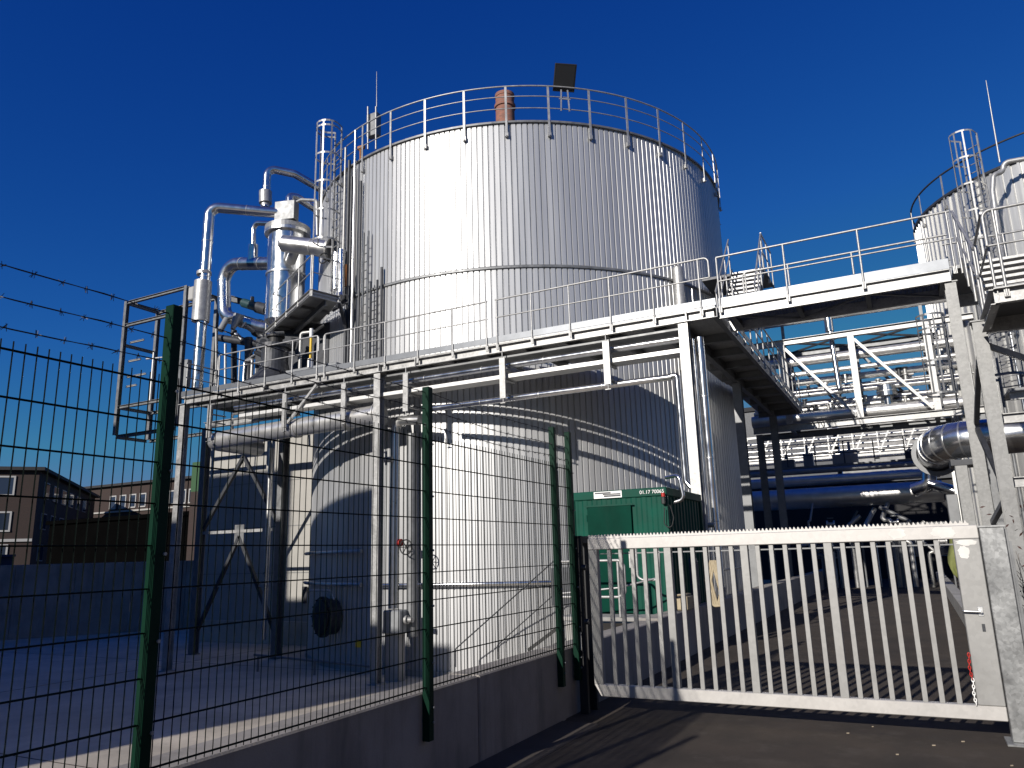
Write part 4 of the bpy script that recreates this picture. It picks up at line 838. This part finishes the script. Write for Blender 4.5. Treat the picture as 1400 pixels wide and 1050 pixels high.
flight(tw, (1.95,10.8,3.3), (1.95,8.9,1.75), 1.1, 0 or 7, 'galv', 'dull', 1.0) if False else None
# big elbow pipe
be = thing('elbow_pipe', (.8,16,2), 'very fat silver pipe with a segmented elbow right of the road', 'pipe')
pe = [(3.6,16.2,3.50),(.62,16.2,3.46),(.62,17.9,3.40)]
MB().tube(fillet(pe, .62, 5), .34, 28).build('jacket', M['pipe'], be)
fp = fillet(pe, .62, 5)
for i in range(1, len(fp)-1): d_ = (fp[i+1]-fp[i-1]).normalized(); MB().tube([fp[i]-d_*.012, fp[i]+d_*.012], .347, 28).build('jacket_band', M['pipe2'], be)
MB().tube([(2.2,16.2,3.48),(2.22,16.2,3.48)], .348, 28).build('jacket_band', M['pipe2'], be)
MB().lathe((.62,17.9,3.40), [(.37,-.1),(.46,-.1),(.46,.0),(.3,.05),(0,.05)], 28, (0,1,0), sm=False).build('flange', M['dull'], be)
cs = thing('pipe_support', (.8,15.8,0), 'grey steel box column carrying the fat elbow pipe', 'support')
MB().box(.80,1.0,15.7,15.95,0,2.95).build('column', M['tcol'], cs, .01); MB().box(.60,.78,15.8,16.0,0,2.45).build('short_column', M['dull'], cs, .01); MB().box(.75,1.2,15.7,16.4,2.95,3.05).build('saddle', M['dark'], cs)
# clutter on the second tank
rnd = random.Random(5)
for i in range(10):
    ang = math.radians(-146+6.2*i); q = V((T2[0]+(T2R+.2)*math.cos(ang), T2[1]+(T2R+.2)*math.sin(ang), 0)); zb_ = rnd.uniform(1.0,3.2); zt_ = rnd.uniform(4.5,8.2)
    solo(MB().tube([q+V((0,0,zb_)), q+V((0,0,zt_))], rnd.choice((.05,.07,.11)), 12), 'riser_pipe', M[['pipe','pipe2','dull'][i%3]], 'upright pipe on the lower wall of the second tank at the right', 'pipe', 'upright pipes on the second tank')
ladder('caged_ladder', tuple(P(1388,555,19.0)), 3.0, (-.4,-1,0), 'short caged ladder behind the stair tower column at the right edge', .4, .6, 'ladder', None, .28, .02, 'dull')
ladder('caged_ladder', tuple(P(1300,560,23.5)), 2.6, (-.6,-1,0), 'short caged ladder at the right end of the pipe rack', .4, .4, 'ladder', None, .28, .02, 'dull')
pipe('roof_pipe', [P(1400,220,25.5)+V((1,0,0)), P(1372,222,25.5), P(1371,236,25.5), P(1358,238,25.4), P(1357,262,25.4), P(1378,420,25.2)], .075, 'pale pipe hooking over the rim of the second tank', 'galv', .2, n=14)
solo(MB().tube([P(1367,222,26), P(1348,110,26)], [.03,.012], 6), 'lightning_rod', M['galv'], 'tall thin lightning rod above the second tank', 'lightning rod')
pp = thing('pipe_platform', (3.3,18.8,4.6), 'grey platform behind the stair tower under the second tank', 'platform')
MB().box(2.1,4.5,18.2,19.4,4.6,4.66).build('deck', M['dull'], pp); MB().chan((4.5,18.2,4.50),(2.1,18.2,4.50),.08,.18).build('edge_beam', M['galv'], pp)

# ================================================================== PIPE RACK OVER THE ROAD
RY = 27.6
pr_ = thing('pipe_rack', (-1,RY,5.5), 'galvanised lattice pipe rack bridge spanning the road behind the footbridge', 'pipe rack')
for y in (RY, RY+2.0):
    m_ = 'galv' if y == RY else 'dull'
    MB().ibeam((-4.6,y,8.72),(2.6,y,8.72), .2, .2).build('top_chord', M[m_], pr_); MB().ibeam((-4.6,y,5.66),(2.6,y,5.66), .2, .22).build('bottom_chord', M[m_], pr_)
    for x in (-3.35,-1.08,1.2): MB().ibeam((x,y,5.78),(x,y,8.61), .2, .2, .014, (0,1,0)).build('upright', M[m_], pr_)
    for x in (-3.35,-1.08): MB().bar((x+.1,y,8.5),(x+2.15,y,5.85), .09, .09, (0,1,0)).build('diagonal', M[m_], pr_)
for x in (-3.35,-1.08,1.2):
    for z in (8.7,7.55,6.6,5.68): MB().ibeam((x,RY+.12,z),(x,RY+1.88,z), .12, .16).build('cross_beam', M['dull'], pr_)
for a_, b_ in (((-3.35,RY+.1,8.75),(-1.08,RY+1.9,8.75)),((-3.35,RY+1.9,8.75),(-1.08,RY+.1,8.75)),((-1.08,RY+.1,8.75),(1.2,RY+1.9,8.75)),((-1.08,RY+1.9,8.75),(1.2,RY+.1,8.75))): MB().bar(a_, b_, .06, .06).build('wind_brace', M['dark'], pr_)
for x in (-4.4, 2.4): MB().ibeam((x,RY+.0,0),(x,RY+.0,5.5), .22, .22, .014, (0,1,0)).build('column', M['dull'], pr_)
RL = [(9.55,.4,.10,'pipe','topmost pipe carried on stub posts above the pipe rack'),(8.10,.55,.17,'pipe','fat silver pipe highest inside the pipe rack'),(7.62,.45,.09,'pipe2','satin pipe second from the top inside the pipe rack'),(7.40,.9,.12,'pipe','bright pipe third from the top inside the pipe rack'),(7.05,1.2,.07,'pipe2','thin satin pipe in the middle of the pipe rack'),(6.86,.5,.10,'pipe','bright pipe just below the middle of the pipe rack'),(6.58,1.4,.06,'pipe2','thin pipe low in the rear of the pipe rack'),(6.42,1.1,.08,'pipe','slim bright pipe second from the bottom of the pipe rack'),(6.06,.55,.21,'pipe','fattest pipe lying lowest in the pipe rack')]
RL += [(7.85,1.5,.08,'pipe','slim pipe at the back between the two highest pipes of the rack'),(7.25,1.6,.06,'pipe','thin pipe at the back just under the third pipe of the rack'),(6.72,1.75,.09,'pipe','rear pipe below the middle of the rack'),(6.25,1.5,.10,'pipe','rear pipe just above the fattest pipe of the rack'),(6.95,.3,.035,'pipe','thin conduit along the front of the pipe rack')]
for z, dy, r, m_, lb_ in RL: pipe('rack_pipe', [(-4.7,RY+dy,z),(2.5,RY+dy,z-.03)], r, lb_, 'rackp', bands=2.0, n=16)
for x in (-3.3,1.15): MB().bar((x,RY+.4,8.83),(x,RY+.4,9.44), .1, .1, (0,1,0)).build('stub_post', M['dull'], pr_)
pipe('drop_pipe', [(-1.75,RY+.4,9.6),(-1.72,RY+.4,9.0),(-1.65,RY+.3,6.9)], .09, 'upright bright pipe dropping through the pipe rack', 'pipe', bands=3, flange=[((-1.74,RY+.4,9.25),(0,0,1),.15,.5)])
ex = thing('expansion_pot', (-.2,RY+.5,6.3), 'squat silver pot standing on the fattest rack pipe', 'pot')
MB().lathe((-.2,RY+.55,6.2), [(.13,0),(.13,.28),(.32,.30),(.32,.66),(.25,.70),(0,.70)], 24, sm=False).build('body', M['pipe'], ex); MB().lathe((-.2,RY+.55,6.2), [(.33,.44),(.335,.44),(.335,.48),(.33,.48)], 24, sm=False).build('band', M['pipe2'], ex)
# clutter in the rack, small fittings
rnd = random.Random(8)
for i in range(26):
    x = rnd.uniform(-3.0,1.0); z = rnd.choice((6.3,6.5,6.75,7.0,7.25)); y = RY+rnd.uniform(.5,1.6)
    t = MB(); t.tube([(x,y,z-.1),(x,y,z+.18)], .06, 10); t.lathe((x,y,z+.18), [(0,0),(.1,0),(.1,.04),(0,.04)], 12, sm=False); t.tube([(x-.25,y,z-.05),(x+.25,y,z-.05)], .045, 8)
    solo(t, 'rack_valve', M[['rackp','galv','dark','galv'][i%4]], 'small valve sitting among the pipes of the pipe rack', 'valve', 'small valves in the pipe rack')

# ------------------------------------------------------------------ second rack and pipes further back
LR = thing('lattice_rack', (-2,36,4), 'pale lattice pipe bridge seen below the pipe rack further up the road', 'pipe bridge')
Yb = 58
for z in (7.75,9.6): MB().bar((-11,Yb,z),(6,Yb,z), .16, .16).build('chord', M['galv'], LR)
k = -11.0; m = MB()
while k < 5.2: m.bar((k,Yb,7.8),(k+.85,Yb,9.55), .11, .11, (0,1,0)); m.bar((k+.85,Yb,9.55),(k+1.6,Yb,9.55), .09, .09, (0,1,0)); m.bar((k+1.6,Yb,7.8),(k+1.6,Yb,9.55), .09, .09, (0,1,0)); k += 1.6
m.build('lattice', M['galv'], LR)
for z, y in ((8.0,.5),(8.3,.9),(8.65,.6),(8.95,1.1),(9.2,.7),(7.6,.3)): MB().tube([(-11,Yb+y,z),(6,Yb+y,z)], .09, 10).build('pipe', M['rackp'], LR)
for x in (-9.4,-1.6,5.0): MB().ibeam((x,Yb+.6,0),(x,Yb+.6,7.7), .3, .3, .02, (0,1,0)).build('column', M['dull'], LR)
for i in range(30):
    q = V((rnd.uniform(-10,5),Yb+rnd.uniform(.2,.9),rnd.uniform(9.5,11.2))); t = MB().tube([q, q+V((rnd.uniform(.5,1.8),0,rnd.uniform(-.05,.08)))], .06, 8); solo(t, 'stray_pipe', M['rackp'], 'short pale pipe end above the far lattice bridge', 'pipe', 'short pipes above the far lattice bridge')
# far pipes near the ground level across the road
for z, y, r, m_, lb_ in ((4.32,34.2,.20,'rackp','satin pipe running across the end of the road above the fat one'),(3.55,33.6,.42,'rackp','fat dark blue reflecting pipe across the end of the road'),(4.75,34.6,.12,'grey','grey girder pipe below the far railing'),(2.35,34.4,.07,'dull','thin dull pipe in the dark gap at the end of the road, upper'),(1.95,34.4,.08,'dull','thin dull pipe in the dark gap at the end of the road, lower')):
    pipe('cross_pipe', [(-7,y,z),(1.2,y,z)], r, lb_, m_, bands=1.8 if r > .15 else 0, n=20)
rnd = random.Random(77)
for i in range(16):
    x = -4.2+.38*i+rnd.uniform(-.15,.15); z = rnd.uniform(1.2,2.6); y = 33.0+rnd.uniform(-.4,.4)
    t = MB().tube(fillet([(x,y,.0),(x,y,z),(x+rnd.uniform(-.6,.6),y,z),(x+rnd.uniform(-.6,.6),y+.4,z+.7)], .15), rnd.choice((.04,.06,.09)), 8)
    solo(t, 'shaded_pipe', M[['jack','galv','dull','rackp'][i%4]], 'upright pipe in the dark gap behind the gate under the far fat pipe', 'pipe', 'pipes in the dark gap behind the gate')
for i in range(7):
    x = -3.6+.75*i; t = thing('shaded_valve', (x,32.6,1.6), 'small pale valve in the dark gap behind the gate', 'valve', 'valves in the dark gap behind the gate')
    z = 1.5+rnd.uniform(0,1.1); MB().lathe((x,32.6,z), [(0,-.15),(.14,-.15),(.14,-.1),(.07,-.08),(.07,.08),(.14,.1),(.14,.15),(0,.15)], 14, (1,0,0)).build('body', M[['galv','pipe2','grey'][i%3]], t); MB().lathe((x,32.6,z+.22), [(0,0),(.12,0),(.12,.03),(0,.03)], 14, sm=False).build('wheel', M['red' if i == 2 else 'dull'], t)
vp = thing('branch_fitting', (.9,33.2,3.6), 'bright Y shaped pipe fitting at the right end of the far fat pipe', 'pipe fitting')
MB().tube(fillet([(.2,33.0,3.6),(.75,32.8,3.75),(.9,32.8,5.0)], .3), .26, 18).build('elbow', M['pipe'], vp); MB().tube([(.75,32.7,3.8),(2.1,32.4,3.2)], .2, 16).build('branch', M['pipe'], vp); MB().lathe((.9,32.8,5.0), [(.27,0),(.36,.02),(.36,.1),(0,.12)], 20, sm=False).build('flange', M['galv'], vp)
fr_ = thing('far_gantry', (-2,35,4.9), 'gantry with a thin dark railing over the far fat pipe', 'gantry')
MB().box(-7,1.5,34.8,36.2,4.9,5.0).build('deck', M['dull'], fr_)
for z in (5.45,5.95): MB().tube([(-7,34.8,z),(1.5,34.8,z)], .025, 6).build('rail', M['dark'], fr_)
m = MB(); m.tube([(-6.8,34.8,5.0),(-6.8,34.8,5.95)], .025, 6); r = m.build('post', M['dark'], fr_); rep(r, [(1.15*k,0,0) for k in range(1,8)])
for i, (x, z, w_, m_, lb_) in enumerate(((-2.7,5.3,.75,'tan','pale cream box on the far gantry, larger one'),(-2.3,5.0,.6,'white','white box on the far gantry beside the cream box'),(.1,5.3,.7,'navy','dark blue box on the far gantry'),(-3.9,5.2,.4,'grey','small grey box at the left of the far gantry'),(-4.9,5.15,.6,'dull','dull steel machine at the left of the far gantry'))):
    b_ = MB().box(x,x+w_,35.0+.1*i,35.5+.1*i,5.001,5.0+.4+.2*(i%2)); b_.tube([(x+w_/2,35.2,5.4),(x+w_/2,35.2,5.4+.35*(i%2)+.2)], .06, 8); solo(b_, 'equipment_box', M[m_], lb_, 'equipment box', bevel=.02)
hb = thing('dark_hall', (-2,40,0), 'low dark hall closing the far end of the road under the pipes', 'hall')
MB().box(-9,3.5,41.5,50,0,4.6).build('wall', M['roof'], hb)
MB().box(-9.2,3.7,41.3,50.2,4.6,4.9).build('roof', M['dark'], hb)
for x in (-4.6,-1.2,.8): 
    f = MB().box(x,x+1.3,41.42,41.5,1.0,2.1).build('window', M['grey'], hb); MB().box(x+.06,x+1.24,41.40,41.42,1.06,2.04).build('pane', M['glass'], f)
dp = thing('dark_process_tower', (-12,77,0), 'tall dark process building in the gap right of the big tank', 'building')
MB().box(-19,-5.4,74,80,0,14.4).build('wall', M['dark'], dp); MB().box(-19.2,-5.2,73.8,80.2,14.4,14.8).build('roof', M['roof'], dp)
pw = thing('grey_block', (0,60,0), 'pale grey windowless block far beyond the pipes', 'building')
MB().box(-5,9,75,84,-2,13.6).build('wall', M['conc'], pw); MB().box(-5.2,9.2,74.8,84.2,13.6,14).build('roof', M['roof'], pw)

# yellow green cloth and cables behind gate, right
clo = MB(); n = 12
for i in range(n): pass
m = MB(); pts = []
for j in range(9):
    for i in range(5):
        pts.append((.40+.045*i+.03*math.sin(j*.8), 12.2+.05*math.sin(i*1.7+j*.6), 1.78-.075*j-.05*i*(j/8)))
m.add(pts, [(j*5+i, j*5+i+1, (j+1)*5+i+1, (j+1)*5+i) for j in range(8) for i in range(4)], True)
o = solo(m, 'cloth', M['yg'], 'yellow green tarpaulin scrap hanging behind the right end of the gate', 'cloth'); md = o.modifiers.new('thick', 'SOLIDIFY'); md.thickness = .012
sb = thing('shrub', (1.0,8.4,0), 'bare reddish brown shrub beside the galvanised gate post', 'shrub')
rnd = random.Random(3); m = MB()
def twig(p, d, L_, r, dep):
    q = p+d*L_; m.tube([p, p.lerp(q,.5)+V((rnd.uniform(-.02,.02),rnd.uniform(-.02,.02),0)), q], [r, r*.8, r*.55], 5, False)
    if dep:
        for k in range(rnd.choice((2,3,3))): twig(p.lerp(q, rnd.uniform(.4,1)), (d+V((rnd.uniform(-.7,.7),rnd.uniform(-.7,.7),rnd.uniform(-.2,.5)))).normalized(), L_*.68, r*.6, dep-1)
for k in range(9): twig(V((.95+rnd.uniform(-.1,.45),8.3+rnd.uniform(-.1,.5),0)), V((rnd.uniform(-.35,.3),rnd.uniform(-.2,.2),1)).normalized(), .72, .011, 3)
m.build('branches', M['bark'], sb)
m = MB()
for k in range(150):
    q = V((.95+rnd.gauss(.1,.22),8.45+rnd.gauss(.05,.2),rnd.uniform(.3,2.0))); a_ = V((rnd.gauss(0,1),rnd.gauss(0,1),rnd.gauss(0,1))).normalized(); b_ = a_.orthogonal().normalized()
    m.add([q, q+a_*.03+b_*.012, q+a_*.055, q+a_*.03-b_*.012], [(0,1,2,3)])
m.build('leaves', mat('dry_leaf', (.07,.035,.028), .8, 0, .4, 15), sb)
MB_ = MB(); MB_.box(.85,1.25,7.2,8.0,0,.42); solo(MB_, 'stone_block', M['tan'], 'pale stone block at the foot of the gate post on the right', 'block', bevel=.03)

# ================================================================== BACKGROUND LEFT
bw = MB()
for i in range(7):
    a_ = V((-36.2,13.4,0)).lerp(V((-27.6,25.6,0)), i/7); b_ = V((-36.2,13.4,0)).lerp(V((-27.6,25.6,0)), (i+.995)/7); d_ = (b_-a_).normalized(); n_ = V((-d_.y,d_.x,0)); bw.obox((a_+b_)/2+V((0,0,(1.75+G)/2-.2)), (b_-a_)/2, n_*.12, (0,0,(1.75-G)/2+.2))
solo(bw, 'yard_wall', M['cwall'], 'grey concrete panel wall along the far left side of the yard', 'wall', bevel=.01)
sk = thing('blue_skip', (-37,18,G), 'dark blue steel skip behind the yard wall at the left edge', 'skip')
MB().prism([(-46,22,.2),(-38.2,18.6,.2),(-38.2,18.6,2.15),(-46,22,2.15)], (1.2,2.4,0)).build('body', M['navy'], sk); MB().prism([(-46.1,21.95,2.15),(-38.1,18.5,2.15),(-38.1,18.5,2.25),(-46.1,21.95,2.25)], (1.3,2.5,0)).build('rim', M['blue'], sk)
def facade(root, o_, ux, L_, z0, z1, depth, wins, bm, roof_over=.5):
    ux = V(ux).normalized(); uy = V((-ux.y,ux.x,0)); o_ = V(o_)
    c = o_+ux*L_/2+uy*depth/2; MB().obox(c+V((0,0,(z0+z1)/2)), ux*L_/2, uy*depth/2, V((0,0,(z1-z0)/2))).build('wall', bm, root)
    MB().obox(c+V((0,0,z1+.25)), ux*(L_/2+roof_over), uy*(depth/2+roof_over), V((0,0,.22))).build('roof', M['roof'], root)
    for (u, z, w_, h_) in wins:
        p = o_+ux*u-uy*.06+V((0,0,z)); m = MB(); t_ = .22
        m.obox(p+V((0,0,h_/2)), ux*(w_/2), uy*.08, V((0,0,t_/2))); m.obox(p-V((0,0,h_/2)), ux*(w_/2), uy*.10, V((0,0,t_/2)))
        for s in (-1,1): m.obox(p+ux*s*(w_/2-t_/2), ux*t_/2, uy*.075, V((0,0,h_/2-t_/2)))
        f = m.build('window', M['white'], root); MB().obox(p+uy*.03, ux*(w_/2-t_*.6), uy*.02, V((0,0,h_/2-t_*.6))).build('pane', M['glass'], f)
# first brick block: corner seen at photo x = 55
cr = P(55,640,60); sd = ray(310,775); sd = V((sd.x,sd.y,0)).normalized()      # side wall runs along sd
fx = V((sd.y,-sd.x,0))                                                       # front runs to the left of the corner
b1 = thing('brick_block', (cr.x,cr.y,0), 'red brick block with white framed windows at the far left', 'building')
org = V((cr.x,cr.y,0))-fx*40
wins = []
for z in (12.2, 7.6, 3.4):
    u = 38.4
    for k in range(5): wins += [(u-3.2-6.2*k, z, 2.5, 2.3), (u-.8-6.2*k+.0, z, 2.3, 2.3)] if k else [(u-.9, z, 2.4, 2.4), (u-3.6, z, 2.4, 2.4)]
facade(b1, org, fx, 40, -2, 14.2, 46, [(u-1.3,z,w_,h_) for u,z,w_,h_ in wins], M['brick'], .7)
m = MB(); m.obox(org+fx*20-V((-fx.y,fx.x,0))*.1+V((0,0,5.2)), fx*20, V((-fx.y,fx.x,0))*.1, V((0,0,.18))); m.build('string_course', M['white'], b1)
for k in range(6):
    q = V((cr.x,cr.y,0))+sd*(5+6*k)+fx*.05
    for z in (12,7.8,3.6): f = MB().obox(q+V((0,0,z)), sd*1.6, fx*.05, V((0,0,1.1))).build('side_window', M['grey'], b1); MB().obox(q+fx*.05+V((0,0,z)), sd*1.45, fx*.02, V((0,0,.95))).build('pane', M['glass'], f)
b2 = thing('brick_wing', tuple(P(160,700,95)), 'long lower brick wing with a row of white windows behind the fence post', 'building')
o2 = P(95,660,95); e2 = P(262,655,95); ux = V((e2.x-o2.x, 0, 0)); L2 = 60.
zr = 14.9*95/80
pz = P(180,685,95).z; 
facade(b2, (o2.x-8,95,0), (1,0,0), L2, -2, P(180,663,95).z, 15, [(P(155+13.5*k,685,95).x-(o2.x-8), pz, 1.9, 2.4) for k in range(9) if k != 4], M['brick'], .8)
m = MB(); m.box(o2.x-8,o2.x+52,94.7,95.0,P(180,697,95).z-.3,P(180,697,95).z); m.build('string_course', M['tan'], b2)
b3 = thing('low_dark_annex', tuple(P(150,740,55)), 'low flat roofed annex with its shade painted in black below the brick wing', 'building')
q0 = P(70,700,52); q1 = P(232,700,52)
MB().box(q0.x,q1.x+4,52,60,-2,P(150,712,52).z).build('wall', M['shade_black'], b3); MB().box(q0.x-.3,q1.x+4.3,51.7,60.3,P(150,712,52).z,P(150,712,52).z+.4).build('roof', M['shade_black'], b3)
gh = thing('red_green_hoarding', tuple(P(268,650,40)), 'sliver of a red and green painted wall seen between the columns', 'wall')
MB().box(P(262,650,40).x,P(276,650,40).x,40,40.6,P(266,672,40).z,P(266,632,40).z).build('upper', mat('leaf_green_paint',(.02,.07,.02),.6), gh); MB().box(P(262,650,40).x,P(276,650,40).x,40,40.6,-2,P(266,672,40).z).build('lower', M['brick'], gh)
# neighbouring hall, behind and left of the photographer; it throws the long shadow over the yard
nb_ = thing('neighbour_hall', (-22,-8,G), 'stepped pale hall outside the view that shades the yard', 'building')
def hall(x0, x1, z1, nm):             # the hall stands askew to the road, its side walls in line with the sun
    k = 12*.19; MB().prism([(x0-k,-16,G),(x1-k,-16,G),(x1,-4,G),(x0,-4,G)], (0,0,z1-G)).build(nm, M['dull'], nb_)
hall(-60, -23.9, 15.0, 'high_wing'); hall(-23.9, -21.3, 10.5, 'link_wing'); hall(-21.3, -15.75, 11.75, 'main_wing'); hall(-15.75, -13.75, 7.9, 'low_wing')
MB().prism([(-62,-4.01,G),(-40,-4.01,G),(-37.5,9,G),(-62,9,G)], (0,0,14-G)).build('sky_blocker_wing', M['dull'], nb_)  # unseen wing added to block sky light from the yard
db = thing('warm_bounce_block', (14,0,0), 'ochre block added across the road outside the view to bounce warm light', 'building')  # unseen block added to bounce warm light onto the retaining wall
MB().box(8.5,20,-14,8.5,0,9).build('wall', mat('warm_bounce_ochre', (.42,.33,.23), .9), db); MB().box(8.3,20.2,-14.2,8.7,9,9.4).build('roof', M['dark'], db)
